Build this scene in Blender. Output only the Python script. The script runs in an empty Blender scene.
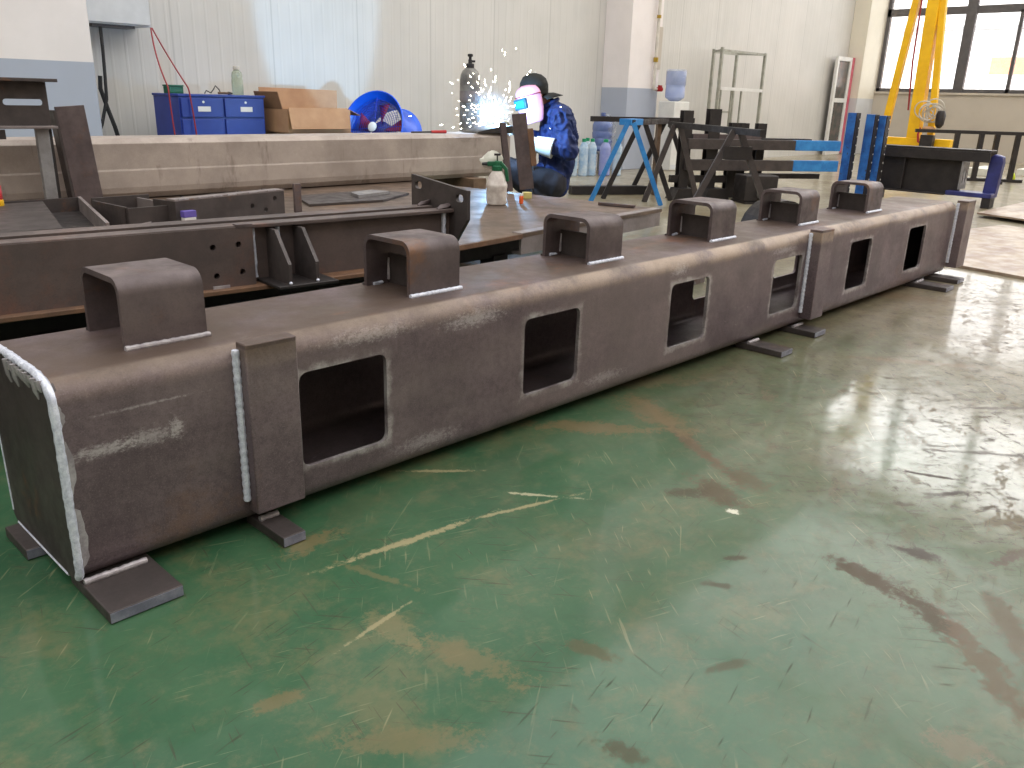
import bpy, bmesh, math, random
from math import pi, sin, cos, radians as R
from mathutils import Vector, Matrix, noise
random.seed(7)
SC = bpy.context.scene
COL = SC.collection

# ------------------------------------------------------------------ materials
def srgb(r, g, b):
    f = lambda c: (c/255/12.92) if c/255 <= .04045 else ((c/255+.055)/1.055)**2.4
    return (f(r), f(g), f(b), 1)

class NT:
    """small node-tree builder"""
    def __init__(s, name):
        s.m = bpy.data.materials.new(name); s.m.use_nodes = True
        s.t = s.m.node_tree; s.t.nodes.clear()
        s.out = s.t.nodes.new('ShaderNodeOutputMaterial')
        s.b = s.t.nodes.new('ShaderNodeBsdfPrincipled')
        s.t.links.new(s.b.outputs[0], s.out.inputs[0])
        s.tc = s.t.nodes.new('ShaderNodeTexCoord')
    def obj(s): return s.tc.outputs['Object']
    def set(s, sock, v):
        if hasattr(v, 'is_output'): s.t.links.new(v, sock)
        else: sock.default_value = v
    def noise(s, scale, detail=4, rough=.6, vec=None, stretch=None, rot=0, dist=0, off=(0,0,0)):
        v = vec or s.obj()
        if stretch or rot or any(off):
            mp = s.t.nodes.new('ShaderNodeMapping')
            mp.vector_type = 'TEXTURE'      # rotate first, then stretch
            mp.inputs['Scale'].default_value = tuple(1/q for q in (stretch or (1,1,1)))
            mp.inputs['Rotation'].default_value = (0,0,rot)
            mp.inputs['Location'].default_value = off
            s.t.links.new(v, mp.inputs[0]); v = mp.outputs[0]
        n = s.t.nodes.new('ShaderNodeTexNoise'); s.t.links.new(v, n.inputs['Vector'])
        n.inputs['Scale'].default_value = scale; n.inputs['Detail'].default_value = detail
        n.inputs['Roughness'].default_value = rough; n.inputs['Distortion'].default_value = dist
        return n.outputs['Fac']
    def ramp(s, f, lo, hi, a=0., b=1.):
        n = s.t.nodes.new('ShaderNodeMapRange'); n.interpolation_type = 'SMOOTHSTEP'
        s.set(n.inputs['Value'], f)
        n.inputs['From Min'].default_value = lo; n.inputs['From Max'].default_value = hi
        n.inputs['To Min'].default_value = a; n.inputs['To Max'].default_value = b
        return n.outputs[0]
    def math(s, op, a, b=0., c=0.):
        n = s.t.nodes.new('ShaderNodeMath'); n.operation = op
        s.set(n.inputs[0], a); s.set(n.inputs[1], b)
        if len(n.inputs) > 2: s.set(n.inputs[2], c)
        return n.outputs[0]
    def mix(s, f, a, b):
        n = s.t.nodes.new('ShaderNodeMix'); n.data_type = 'RGBA'
        s.set(n.inputs[0], f); s.set(n.inputs[6], a); s.set(n.inputs[7], b)
        return n.outputs[2]
    def sep(s, v):
        n = s.t.nodes.new('ShaderNodeSeparateXYZ'); s.t.links.new(v, n.inputs[0]); return n.outputs
    def bump(s, h, strength=.2, dist=.01):
        n = s.t.nodes.new('ShaderNodeBump'); s.t.links.new(h, n.inputs['Height'])
        n.inputs['Strength'].default_value = strength; n.inputs['Distance'].default_value = dist
        s.t.links.new(n.outputs[0], s.b.inputs['Normal'])
    def fin(s, col, rough=.5, metal=0., **k):
        s.set(s.b.inputs['Base Color'], col); s.set(s.b.inputs['Roughness'], rough); s.set(s.b.inputs['Metallic'], metal)
        for key, v in k.items(): s.set(s.b.inputs[key.replace('_', ' ')], v)
        return s.m

def steel(name, c1, c2, rust=.0, rough=.5, metal=.25, scale=6., rustc=(122,84,58), spots=.0, stretch=None, streak=False):
    n = NT(name)
    a = n.ramp(n.noise(scale, 6, .65, stretch=stretch), .3, .7)
    col = n.mix(a, srgb(*c1), srgb(*c2))
    if rust:
        rf = n.ramp(n.noise(scale*.55, 8, .7, off=(3,1,7)), .62-rust*.25, .72)
        col = n.mix(n.math('MULTIPLY', rf, .8), col, srgb(*rustc))
    if spots:
        sf = n.ramp(n.noise(scale*9, 3, .6, off=(5,5,1)), .66, .72)
        col = n.mix(n.math('MULTIPLY', sf, spots), col, srgb(205,198,188))
    if streak:
        for sc, st, of in ((9,(1,1,.08),2.),(7,(1,1,.25),5.),(4,(.3,1,1),8.)):
            f = n.ramp(n.noise(sc, 5, .7, stretch=st, rot=.1, off=(of,of,of)), .60, .70)
            col = n.mix(n.math('MULTIPLY', f, .5), col, srgb(104,90,82))
    sp = n.noise(260, 2, .7)
    col = n.mix(n.math('MULTIPLY', n.ramp(sp, .45, .75), .25), col, srgb(c1[0]*.55, c1[1]*.55, c1[2]*.55))
    n.bump(sp, .12, .002)
    return n.fin(col, n.ramp(n.noise(scale*2, 4), .2, .8, rough-.12, rough+.15), metal)

def paint(name, c, rough=.45, var=.12, scale=8., metal=0., c2=None, wear=0., **k):
    n = NT(name)
    d = c2 or tuple(x*(1-var) for x in c)
    col = n.mix(n.ramp(n.noise(scale, 5), .3, .7), srgb(*c), srgb(*d))
    if wear:
        col = n.mix(n.ramp(n.noise(scale*3, 8, .75, off=(2,2,2)), .70-wear*.25, .74-wear*.2), col, srgb(58,50,48))
    return n.fin(col, rough, metal, **k)

def clear(name, c, rough=.05, ior=1.33, tw=.9, alpha=1.):
    n = NT(name)
    col = n.mix(n.ramp(n.noise(9, 3), .3, .7), srgb(*c), srgb(*[min(255, x*1.05) for x in c]))
    return n.fin(col, rough, 0, Transmission_Weight=tw, IOR=ior, Alpha=alpha)

def emit(name, c, s):
    n = NT(name); col = n.mix(n.ramp(n.noise(30, 2), .3, .7), srgb(*c), srgb(*[min(255, x*1.02) for x in c]))
    return n.fin(col, .5, 0, Emission_Color=col, Emission_Strength=s)

M = {}
M['scale'] = steel('mill_scale', (112,100,98), (92,81,80), rust=.12, rough=.5, scale=5)
M['dark'] = steel('dark_plate', (82,74,72), (62,55,54), rust=.05, rough=.5, scale=7)
M['bracket'] = steel('bracket_steel', (106,93,92), (78,67,68), rust=.3, rough=.5, scale=9)
M['black'] = steel('black_section', (54,48,47), (38,34,34), rust=.0, rough=.5, scale=6)
M['ibeam'] = steel('ibeam_steel', (104,90,86), (80,70,68), rust=.38, rough=.5, scale=4, rustc=(128,84,66))
M['rusty'] = steel('rusty_edge', (132,98,74), (104,80,64), rust=.5, rough=.6, scale=10)
M['beige'] = steel('beige_steel', (178,164,154), (150,137,128), rust=.0, rough=.55, metal=.1, scale=3, spots=.2, streak=True)
M['table'] = steel('table_plate', (112,92,76), (82,68,58), rust=.3, rough=.5, scale=4, rustc=(120,92,68))
M['channel'] = steel('channel_steel', (142,132,130), (122,112,110), rust=.08, rough=.5, scale=6)
M['grey'] = steel('grey_bar', (150,148,148), (124,120,120), rust=.05, rough=.45, scale=9)
M['sheet'] = steel('rust_sheet', (132,108,90), (168,150,128), rust=.6, rough=.4, metal=.1, scale=5, rustc=(118,82,62), stretch=(.35,1,1))
M['cyl'] = steel('cylinder_paint', (140,137,130), (96,92,88), rust=.1, rough=.4, scale=7)
M['weld'] = steel('weld_bead', (232,235,246), (190,194,210), rough=.36, metal=.2, scale=90)
M['ground'] = steel('ground_steel', (184,178,180), (144,136,140), rough=.42, metal=.3, scale=30)
M['edge'] = steel('cut_edge_steel', (150,150,164), (112,112,128), rough=.42, metal=.3, scale=20)
M['blue'] = paint('blue_paint', (58,140,205), .45, c2=(36,112,180), wear=.25, scale=10)
M['bluepost'] = paint('blue_post_paint', (46,110,186), .45, c2=(26,72,140), wear=.45, scale=9)
M['navy'] = paint('navy_paint', (52,56,120), .4, c2=(40,42,92), wear=.3)
M['cabinet'] = paint('cabinet_blue', (34,58,150), .4, c2=(26,46,130), scale=3)
M['fan'] = paint('fan_blue', (14,92,214), .35, c2=(8,72,186), scale=3)
M['navyfan'] = paint('fan_grille_blue', (40,60,170), .4, scale=5)
M['yellow'] = paint('gantry_yellow', (250,196,12), .45, c2=(232,176,6), scale=4)
M['white'] = paint('white_paint', (222,220,215), .5, var=.05)
M['elec'] = paint('grey_white_panel', (206,208,210), .45, var=.04)
M['card'] = paint('cardboard', (188,148,112), .8, c2=(172,130,96), scale=5)
M['cardin'] = paint('cardboard_inside', (150,112,82), .85, scale=5)
M['ink'] = paint('print_ink', (84,64,50), .8)
M['red'] = paint('red_plastic', (190,40,40), .4)
M['redcable'] = paint('red_rubber', (150,40,44), .5)
M['blackrub'] = paint('black_rubber', (34,34,36), .55)
M['brass'] = paint('brass', (180,150,60), .35, metal=.7)
M['green'] = paint('green_plastic', (20,96,62), .4)
M['sprayer'] = paint('white_dirty_plastic', (214,206,198), .45, c2=(180,168,160), scale=25)
M['orange'] = paint('orange_plastic', (226,92,34), .4)
M['tan'] = paint('tan_roll', (206,190,120), .6)
M['purple'] = paint('purple_print', (104,88,176), .5)
M['label'] = paint('white_label', (226,224,220), .5, var=.05)
M['cooler'] = paint('water_blue', (176,192,236), .25, c2=(196,208,240), scale=4, Transmission_Weight=.35)
M['pet'] = paint('bottle_plastic', (226,236,242), .15, c2=(168,200,228), scale=12, Transmission_Weight=.45, IOR=1.33)
M['petpurple'] = paint('bottle_plastic_violet', (176,184,226), .15, c2=(160,166,220), scale=12, Transmission_Weight=.4, IOR=1.33)
M['wrap'] = paint('clear_wrap', (230,234,240), .2, c2=(200,206,216), scale=14, Transmission_Weight=.7, Alpha=.5)
M['bigpet'] = paint('carboy_plastic', (128,146,196), .15, c2=(108,124,178), scale=8, Transmission_Weight=.4)
M['cap'] = paint('green_cap', (24,150,100), .4)
M['glassb'] = paint('bottle_glass', (214,222,204), .08, c2=(190,204,180), Transmission_Weight=.7, IOR=1.4)
M['hose'] = paint('wire_white', (216,208,196), .5)
M['alum'] = paint('rack_grey_paint', (168,168,156), .4, c2=(140,140,128), metal=.3)
M['pinkfilm'] = paint('pink_film', (214,110,126), .4, c2=(196,84,104))
M['darkpane'] = paint('dark_pane', (64,70,66), .25, c2=(96,84,78), scale=6)
M['frameg'] = paint('window_frame_grey', (92,88,88), .45)
M['jacket'] = paint('jacket_blue_cloth', (18,40,96), .75, c2=(13,28,72), scale=11)
M['trouser'] = paint('trouser_cloth', (38,36,44), .85, c2=(28,26,32))
M['capcloth'] = paint('black_cloth', (26,26,24), .85)
M['pink'] = paint('pink_shield', (230,176,204), .35, c2=(222,160,194))
M['lens'] = paint('shield_lens', (60,150,180), .12, c2=(40,120,160))
M['lensframe'] = paint('lens_frame', (40,92,112), .4)
M['glove'] = paint('glove_leather', (206,204,196), .8, c2=(180,178,172))
M['skin'] = paint('skin', (196,142,112), .6, c2=(180,126,98), Subsurface_Weight=.05)
M['boot'] = paint('boot_leather', (36,32,30), .6)
M['wood'] = paint('timber', (120,96,74), .75, c2=(92,72,56), scale=14)
M['spark'] = emit('spark_hot', (255,244,222), 22)
M['arc'] = emit('arc_core', (214,236,255), 30)
M['tape'] = paint('yellow_green_tape', (208,220,40), .5)
M['paper'] = paint('white_board', (222,220,208), .6, var=.06)
M['outwall'] = paint('outside_wall', (226,228,230), .8, var=.04)
M['outband'] = paint('outside_orange_band', (222,150,120), .8)
M['outdark'] = paint('outside_grey', (150,152,156), .8)
M['crate'] = paint('crate_plastic', (120,124,130), .6)

# painted wall: white above, grey dado to 1.1 m
def wallmat(name, up, lo, split):
    n = NT(name); p = n.sep(n.obj())
    f = n.math('GREATER_THAN', p[2], split)
    col = n.mix(f, srgb(*lo), srgb(*up))
    g = n.ramp(n.noise(2.5, 5), .3, .75)
    col = n.mix(n.math('MULTIPLY', g, .12), col, srgb(150,146,138))
    return n.fin(col, .6)
M['pillar'] = wallmat('painted_pillar', (234,226,223), (168,174,188), 1.09)
M['pillar2'] = wallmat('painted_pillar_cream', (222,214,196), (196,196,196), 1.09)
def panelmat():
    n = NT('sandwich_panel'); p = n.sep(n.obj())
    seam = n.math('LESS_THAN', n.math('ABSOLUTE', n.math('SUBTRACT', n.math('FRACT', n.math('DIVIDE', n.math('ADD', p[0], 40.3), 1.0)), .5)), .008)
    rib = n.math('SINE', n.math('MULTIPLY', p[0], 2*pi/.125))
    fine = n.noise(14, 3, .5, stretch=(1.6,1,.05))
    col = n.mix(n.ramp(n.noise(.9, 3), .3, .7), srgb(207,203,197), srgb(197,194,188))
    col = n.mix(n.math('MULTIPLY', n.ramp(fine, .35, .8), .10), col, srgb(236,234,228))
    col = n.mix(n.math('MULTIPLY', seam, .35), col, srgb(150,148,142))
    n.bump(n.math('ADD', n.ramp(rib, .75, 1.), n.math('MULTIPLY', fine, .8)), .35, .006)
    return n.fin(col, .45)
M['panel'] = panelmat()
M['plaster'] = paint('plaster_beige', (190,180,166), .75, c2=(182,172,158), scale=1.5)
M['ceil'] = paint('ceiling_white', (222,222,220), .8, var=.04)
M['concrete'] = paint('outside_concrete', (190,190,186), .9)

def floormat():
    n = NT('epoxy_floor'); v = n.obj(); p = n.sep(v)
    mul = lambda a, b: n.math('MULTIPLY', a, b)
    # dust builds up towards the far, trafficked side; its beige also holds reflected light
    t = n.math('ADD', mul(p[0], .34), mul(p[1], -.20))
    t = n.math('ADD', t, mul(n.math('SUBTRACT', n.noise(1.6, 7, .7), .5), 1.0))
    dust = n.ramp(t, .25, 1.05)
    far = n.ramp(n.math('ADD', p[0], mul(n.noise(.6, 4), 1.5)), 4.2, 7.5)
    g = n.mix(n.ramp(n.noise(2.2, 7, .7), .3, .7), srgb(38,80,54), srgb(60,92,64))
    g = n.mix(mul(n.ramp(n.noise(3.6, 9, .74, off=(4,9,0)), .50, .66), .62), g, srgb(98,96,66))
    d = n.mix(n.ramp(n.noise(3.1, 9, .72, off=(1,2,0)), .32, .66), srgb(102,102,78), srgb(84,80,58))
    col = n.mix(mul(dust, .85), g, d)
    col = n.mix(mul(n.ramp(t, .8, 1.5), .75), col, n.mix(n.ramp(n.noise(5, 9, .74, off=(6,2,2)), .35, .65), srgb(146,130,108), srgb(112,98,76)))
    far_beige = n.mix(n.ramp(n.noise(1.4, 8, .7), .35, .7), srgb(172,164,140), srgb(140,126,98))  # far beige: dust with the walls' reflection painted in
    col = n.mix(far, col, far_beige)
    film = n.ramp(n.noise(14, 9, .78, off=(8,3,0)), .48, .74)
    col = n.mix(mul(film, .5), col, srgb(108,100,74))
    act = n.ramp(t, .35, 1.25)                       # how heavily a spot is used
    grime = mul(n.ramp(n.noise(3.0, 10, .76, stretch=(.6,1,1), rot=.5, off=(2,5,0)), .54, .66), n.ramp(act, 0., 1., .3, 1.))
    col = n.mix(mul(grime, .7), col, srgb(92,78,58))
    dirt = mul(grime, .9)
    for (sc, st, rot, thr, c, am) in ((26,(.45,1,1),-.7,.55,(64,52,40),.85), (44,(.4,1,1),.9,.565,(56,45,35),.85), (13,(.4,1,1),.3,.555,(92,77,58),.7), (70,(.5,1,1),-1.2,.57,(52,42,33),.8)):
        f = mul(n.ramp(n.noise(sc, 9, .76, stretch=st, rot=rot, off=(sc,1,0)), thr, thr+.035), n.ramp(act, .0, .8, .08, 1.))
        f = mul(f, n.ramp(n.noise(2.3, 5, off=(sc,7,0)), .30, .48))
        col = n.mix(mul(f, am), col, srgb(*c)); dirt = n.math('MAXIMUM', dirt, f)
    # scratches in several directions
    for rot, sc, thr, c, amt in ((.9,120,.66,(150,142,110),.38), (-.35,150,.66,(144,138,106),.35), (.2,170,.66,(52,48,36),.65), (1.35,150,.66,(60,50,40),.65), (-.9,130,.655,(58,48,38),.65), (.6,90,.68,(156,146,112),.35)):
        f = n.ramp(n.noise(sc, 2, .5, stretch=(.055,1,1), rot=rot, dist=.1, off=(rot*7,sc,0)), thr, thr+.05)
        f = mul(f, n.ramp(n.noise(1.7, 4, .7, off=(sc,1,0)), .40, .6))
        col = n.mix(mul(f, amt), col, srgb(*c))
        if c[0] < 100: dirt = n.math('MAXIMUM', dirt, mul(f, .8))
    # individual stains and scrapes: (x, y, half length, half width, angle, colour, amount)
    wob = n.noise(16, 10, .82, off=(3,3,3)); wob2 = n.noise(60, 6, .8, off=(1,3,3))
    wsum = n.math('ADD', mul(n.math('SUBTRACT', wob, .5), 4.2), mul(n.math('SUBTRACT', wob2, .5), 2.6))
    for (x, y, a, b, ang, c, amt) in STAINS:
        dx = n.math('SUBTRACT', p[0], x); dy = n.math('SUBTRACT', p[1], y)
        u = n.math('ADD', mul(dx, cos(ang)/a), mul(dy, sin(ang)/a)); w = n.math('ADD', mul(dx, -sin(ang)/b), mul(dy, cos(ang)/b))
        r = n.math('ADD', n.math('SQRT', n.math('ADD', mul(u, u), mul(w, w))), wsum)
        f = n.ramp(r, 1.15, .55)
        col = n.mix(mul(f, amt), col, srgb(*c))
        if c[0] < 100: dirt = n.math('MAXIMUM', dirt, mul(f, amt))
    clean = n.math('SUBTRACT', 1., n.math('MINIMUM', n.math('ADD', dirt, mul(film, .35)), 1.))
    n.bump(n.noise(18, 4, .6), .03, .004)
    return n.fin(col, n.ramp(n.noise(5, 7, .7), .3, .7, .40, .55), 0, Specular_IOR_Level=.22, Coat_Weight=mul(clean, .7), Coat_Roughness=n.ramp(n.noise(9, 6, .7, off=(6,1,1)), .3, .7, .05, .14), Coat_IOR=1.45)
BR = (70,58,42); LT = (148,138,104)
STAINS = [(1.189,-1.03,.12,.030,-1.83,BR,.95), (1.142,-1.17,.10,.032,-2.14,BR,.9), (1.047,-1.30,.16,.035,-2.43,(94,78,60),.8), (1.217,-1.29,.13,.03,-2.6,(94,80,64),.75),
          (1.562,-.331,.31,.028,-2.11,(90,72,54),.85), (1.30,-.60,.10,.05,-1.9,(80,64,46),.8), (1.424,-.613,.08,.05,-1.8,(84,70,50),.7), (1.247,-.546,.055,.03,-.75,(66,58,42),.8),
          (1.646,-.168,.20,.07,-1.92,(106,92,66),.75), (4.044,.017,.35,.10,-1.32,(110,92,70),.8), (1.413,-.113,.20,.05,-.87,(112,96,68),.75), (1.9,.03,.2,.07,-.6,(96,84,62),.7),
          (.569,-.260,.19,.011,-.14,LT,.85), (.890,-.326,.15,.007,-.29,LT,.8), (.960,-.304,.09,.007,-.92,(176,168,138),.7), (.876,-.037,.10,.008,-.74,LT,.8), (.428,-.123,.08,.035,.02,(112,98,66),.7),
          (1.241,-.687,.018,.014,-1.47,(206,202,184),.9), (.448,-.321,.10,.010,-1.28,(104,98,68),.6), (.402,-.653,.11,.035,-1.32,(104,94,64),.65), (.201,-.727,.12,.03,-.77,(104,94,64),.6),
          (.576,-.783,.06,.02,-1.28,(80,74,52),.7), (.420,-.968,.04,.025,-1.41,(70,64,46),.75), (.363,-.495,.08,.03,-1.63,(112,104,72),.6), (.109,-.517,.045,.018,-.17,(104,92,62),.7), (.36,-.46,.10,.005,.15,LT,.7),
          (1.367,-1.064,.055,.022,-1.43,(60,50,42),.9), (1.819,-.936,.09,.010,-1.15,(60,50,42),.9), (1.501,-1.219,.065,.018,-.22,(76,62,50),.9), (.802,-1.331,.05,.03,-1.44,(104,90,68),.6), (1.75,-1.02,.05,.01,-.5,(56,46,38),.9), (2.1,-1.0,.12,.012,-.9,(64,54,44),.8),
          (.72,-.98,.05,.012,-.4,(78,72,54),.7), (.93,-.83,.05,.012,-1.0,(72,64,48),.75), (1.05,-.80,.04,.012,-.7,(66,58,44),.8), (2.9,-.55,.3,.03,-1.0,(110,92,70),.7), (2.6,-.95,.2,.015,-.7,(70,58,46),.8)]
M['floor'] = floormat()

# main girder: mill scale with ground-bright bands round its cut-outs
BX0, BD, BW, BZ0, BZ1 = .496, .7268, .2416, .1135, .3405
def girdermat():
    n = NT('girder_steel'); p = n.sep(n.obj())
    a = n.ramp(n.noise(5, 8, .72), .3, .7)
    col = n.mix(a, srgb(122,106,110), srgb(90,77,81))
    mot = n.ramp(n.noise(55, 5, .75), .42, .62)
    col = n.mix(n.math('MULTIPLY', mot, .4), col, srgb(76,65,69))
    col = n.mix(n.math('MULTIPLY', n.ramp(n.noise(2.0, 6, .7, off=(4,2,0)), .56, .68), .5), col, srgb(128,96,76))
    big = n.ramp(n.noise(1.1, 4, .6, stretch=(.6,1,2), off=(7,7,7)), .48, .66)
    col = n.mix(n.math('MULTIPLY', big, .35), col, srgb(150,136,132))
    fx = n.math('SUBTRACT', n.math('MULTIPLY', n.math('FRACT', n.math('DIVIDE', n.math('SUBTRACT', p[0], BX0-(BD-BW)/2), BD)), BD), BD/2)
    dx = n.math('SUBTRACT', n.math('ABSOLUTE', fx), BW/2)
    dz = n.math('SUBTRACT', n.math('ABSOLUTE', n.math('SUBTRACT', p[2], (BZ0+BZ1)/2)), (BZ1-BZ0)/2)
    d = n.math('MAXIMUM', dx, dz)
    wob = n.noise(16, 5, .7)
    d = n.math('ADD', d, n.math('MULTIPLY', n.math('SUBTRACT', wob, .5), .055))
    front = n.math('LESS_THAN', p[1], .02)
    band = n.math('MULTIPLY', n.math('MULTIPLY', n.ramp(d, .020, .002), front), n.ramp(n.noise(7, 5, .7, off=(2,8,3)), .40, .62, .12, 1.))
    inb = n.math('MULTIPLY', n.math('GREATER_THAN', p[0], BX0-.1), n.math('LESS_THAN', p[0], 4.6))
    col = n.mix(n.math('MULTIPLY', n.math('MULTIPLY', band, inb), .7), col, srgb(198,192,190))
    gr_ = n.ramp(n.noise(330, 3, .8, off=(2,2,9)), .53, .66)
    col = n.mix(n.math('MULTIPLY', gr_, .30), col, srgb(164,150,150))
    fn = n.noise(110, 7, .85, off=(3,9,9), stretch=(.6,1,1))
    for (cx, cz, a, b, am) in ((.075,.283,.06,.012,.9), (.16,.285,.05,.016,.7), (.215,.29,.015,.02,.9), (.16,.352,.09,.003,.6), (1.03,.378,.10,.020,.8), (1.99,.388,.05,.018,.9), (2.05,.335,.012,.012,.7), (.70,.395,.12,.016,.7), (2.75,.375,.10,.014,.6), (4.05,.395,.06,.02,.6), (.86,.08,.10,.02,.5), (1.6,.09,.10,.018,.5)):
        u_ = n.math('DIVIDE', n.math('SUBTRACT', p[0], cx), a); w_ = n.math('DIVIDE', n.math('SUBTRACT', p[2], cz), b)
        r_ = n.math('ADD', n.math('SQRT', n.math('ADD', n.math('MULTIPLY', u_, u_), n.math('MULTIPLY', w_, w_))), n.math('MULTIPLY', n.math('SUBTRACT', fn, .5), 6.))
        col = n.mix(n.math('MULTIPLY', n.math('MULTIPLY', n.ramp(r_, 1.35, .1), front), am*.62), col, srgb(214,206,206))
    # chalky scuffs
    sc = n.math('MULTIPLY', n.ramp(n.noise(34, 6, .7, stretch=(.5,1,1.6)), .60, .70), n.ramp(n.noise(3.2, 3, off=(9,1,4)), .58, .68))
    col = n.mix(n.math('MULTIPLY', sc, .55), col, srgb(204,198,192))
    top = n.ramp(p[2], .395, .43)
    dirt = n.math('MULTIPLY', top, n.ramp(n.noise(3.5, 7, .7, off=(1,1,5)), .25, .58))
    col = n.mix(n.math('MULTIPLY', dirt, .9), col, srgb(84,68,56))
    col = n.mix(n.math('MULTIPLY', n.math('MULTIPLY', top, n.ramp(n.noise(4.2, 8, .74, off=(8,1,2), stretch=(.5,1,1)), .55, .68)), .6), col, srgb(128,84,60))
    edge = n.math('MULTIPLY', n.math('MULTIPLY', n.ramp(p[2], .375, .40), n.ramp(p[2], .4312, .428)), n.math('LESS_THAN', p[1], .06))  # sheen of overhead light on the rounded top corner, put into the colour
    col = n.mix(n.math('MULTIPLY', n.math('MULTIPLY', edge, n.ramp(n.noise(5, 6, .7, off=(6,6,1)), .3, .6)), n.ramp(p[0], .2, 2.2, .2, .7)), col, srgb(176,156,136))
    sp = n.noise(240, 2, .7)
    col = n.mix(n.math('MULTIPLY', n.ramp(sp, .45, .75), .3), col, srgb(58,50,48))
    n.bump(sp, .14, .002)
    return n.fin(col, n.math('ADD', n.ramp(n.noise(8, 5), .25, .75, .36, .54), n.math('MULTIPLY', top, .08)), .3)
M['girder'] = girdermat()

# ------------------------------------------------------------------ mesh helpers
class MB:
    def __init__(s): s.bm = bmesh.new()
    def box(s, x0, x1, y0, y1, z0, z1, mat=None):
        c = [(x0,y0,z0),(x1,y0,z0),(x1,y1,z0),(x0,y1,z0),(x0,y0,z1),(x1,y0,z1),(x1,y1,z1),(x0,y1,z1)]
        v = [s.bm.verts.new((mat @ Vector(p)) if mat else p) for p in c]
        for f in ((0,3,2,1),(4,5,6,7),(0,1,5,4),(1,2,6,5),(2,3,7,6),(3,0,4,7)): s.bm.faces.new([v[i] for i in f])
        return s
    def bar(s, a, b, w, h, up=(0,0,1), ext=0):
        a, b = Vector(a), Vector(b); d = (b-a); L = d.length; d.normalize()
        side = d.cross(Vector(up))
        if side.length < 1e-4: side = d.cross(Vector((1,0,0)))
        side.normalize(); u = side.cross(d)
        m = Matrix((d, side, u)).transposed().to_4x4(); m.translation = a
        return s.box(-ext, L+ext, -w/2, w/2, -h/2, h/2, m)
    def prism(s, pts, lo, hi, axis='y', mat=None):
        """extrude a closed 2-D outline; axis x: pts are (y,z); y: (x,z); z: (x,y)"""
        def P(p, t):
            q = {'x': (t,p[0],p[1]), 'y': (p[0],t,p[1]), 'z': (p[0],p[1],t)}[axis]
            return (mat @ Vector(q)) if mat else q
        a = [s.bm.verts.new(P(p, lo)) for p in pts]; b = [s.bm.verts.new(P(p, hi)) for p in pts]
        n = len(pts)
        s.bm.faces.new(a[::-1]); s.bm.faces.new(b)
        for i in range(n): s.bm.faces.new((a[i], a[(i+1)%n], b[(i+1)%n], b[i]))
        return s
    def ringsolid(s, outer, inner, lo, hi, axis='y'):
        """extrude an outline with one hole (equal point counts)"""
        def P(p, t): return {'x': (t,p[0],p[1]), 'y': (p[0],t,p[1]), 'z': (p[0],p[1],t)}[axis]
        n = len(outer)
        V = [[s.bm.verts.new(P(p, t)) for p in c] for t in (lo, hi) for c in (outer, inner)]
        ol, il, oh, ih = V
        for i in range(n):
            j = (i+1) % n
            s.bm.faces.new((ol[i],il[i],il[j],ol[j])); s.bm.faces.new((oh[i],oh[j],ih[j],ih[i]))
            s.bm.faces.new((ol[i],ol[j],oh[j],oh[i])); s.bm.faces.new((il[j],il[i],ih[i],ih[j]))
        return s
    def tube(s, pts, r, seg=10, cap=True, jitter=0.):
        pts = [Vector(p) for p in pts]; rings = []; pn = None
        for i, p in enumerate(pts):
            t = (pts[min(i+1,len(pts)-1)]-pts[max(i-1,0)]).normalized()
            if pn is None:
                pn = t.cross(Vector((0,0,1)))
                if pn.length < 1e-3: pn = t.cross(Vector((1,0,0)))
            pn = (pn - t*pn.dot(t)).normalized(); b = t.cross(pn)
            rr = r[i] if isinstance(r, (list, tuple)) else r
            ring = []
            for k in range(seg):
                q = rr*(1+jitter*random.uniform(-1,1)); a = 2*pi*k/seg
                ring.append(s.bm.verts.new(p + pn*cos(a)*q + b*sin(a)*q))
            rings.append(ring)
        for A, B in zip(rings, rings[1:]):
            for k in range(seg): s.bm.faces.new((A[k], A[(k+1)%seg], B[(k+1)%seg], B[k]))
        if cap: s.bm.faces.new(rings[0][::-1]); s.bm.faces.new(rings[-1])
        return s
    def cyl(s, a, b, r, seg=20): return s.tube([a, b], r, seg)
    def lathe(s, prof, seg=24, mat=None, c=(0,0)):
        rings = []
        for (r, z) in prof:
            rings.append([s.bm.verts.new(((mat or Matrix()) @ Vector((c[0]+r*cos(2*pi*k/seg), c[1]+r*sin(2*pi*k/seg), z)))) for k in range(seg)])
        for A, B in zip(rings, rings[1:]):
            for k in range(seg): s.bm.faces.new((A[k], A[(k+1)%seg], B[(k+1)%seg], B[k]))
        s.bm.faces.new(rings[0][::-1]); s.bm.faces.new(rings[-1])
        return s
    def torus(s, c, R_, r, axis_m=None, seg=28, sub=8):
        m = axis_m or Matrix(); pts = [m @ Vector((R_*cos(2*pi*k/seg), R_*sin(2*pi*k/seg), 0)) + Vector(c) for k in range(seg)]
        nrm = m.to_3x3() @ Vector((0,0,1)); rings = []
        for p in pts:
            d = (p-Vector(c)).normalized()
            rings.append([s.bm.verts.new(p + d*cos(2*pi*j/sub)*r + nrm*sin(2*pi*j/sub)*r) for j in range(sub)])
        for i in range(seg):
            A, B = rings[i], rings[(i+1)%seg]
            for j in range(sub): s.bm.faces.new((A[j], A[(j+1)%sub], B[(j+1)%sub], B[j]))
        return s
    def sphere(s, c, r, seg=20, rings=12, mat=None):
        rr = (r,r,r) if not isinstance(r, (tuple,list)) else r
        m = Matrix.Translation(c) @ (mat or Matrix()) @ Matrix.Diagonal((*rr,1))
        bmesh.ops.create_uvsphere(s.bm, u_segments=seg, v_segments=rings, radius=1, matrix=m); return s
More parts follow.
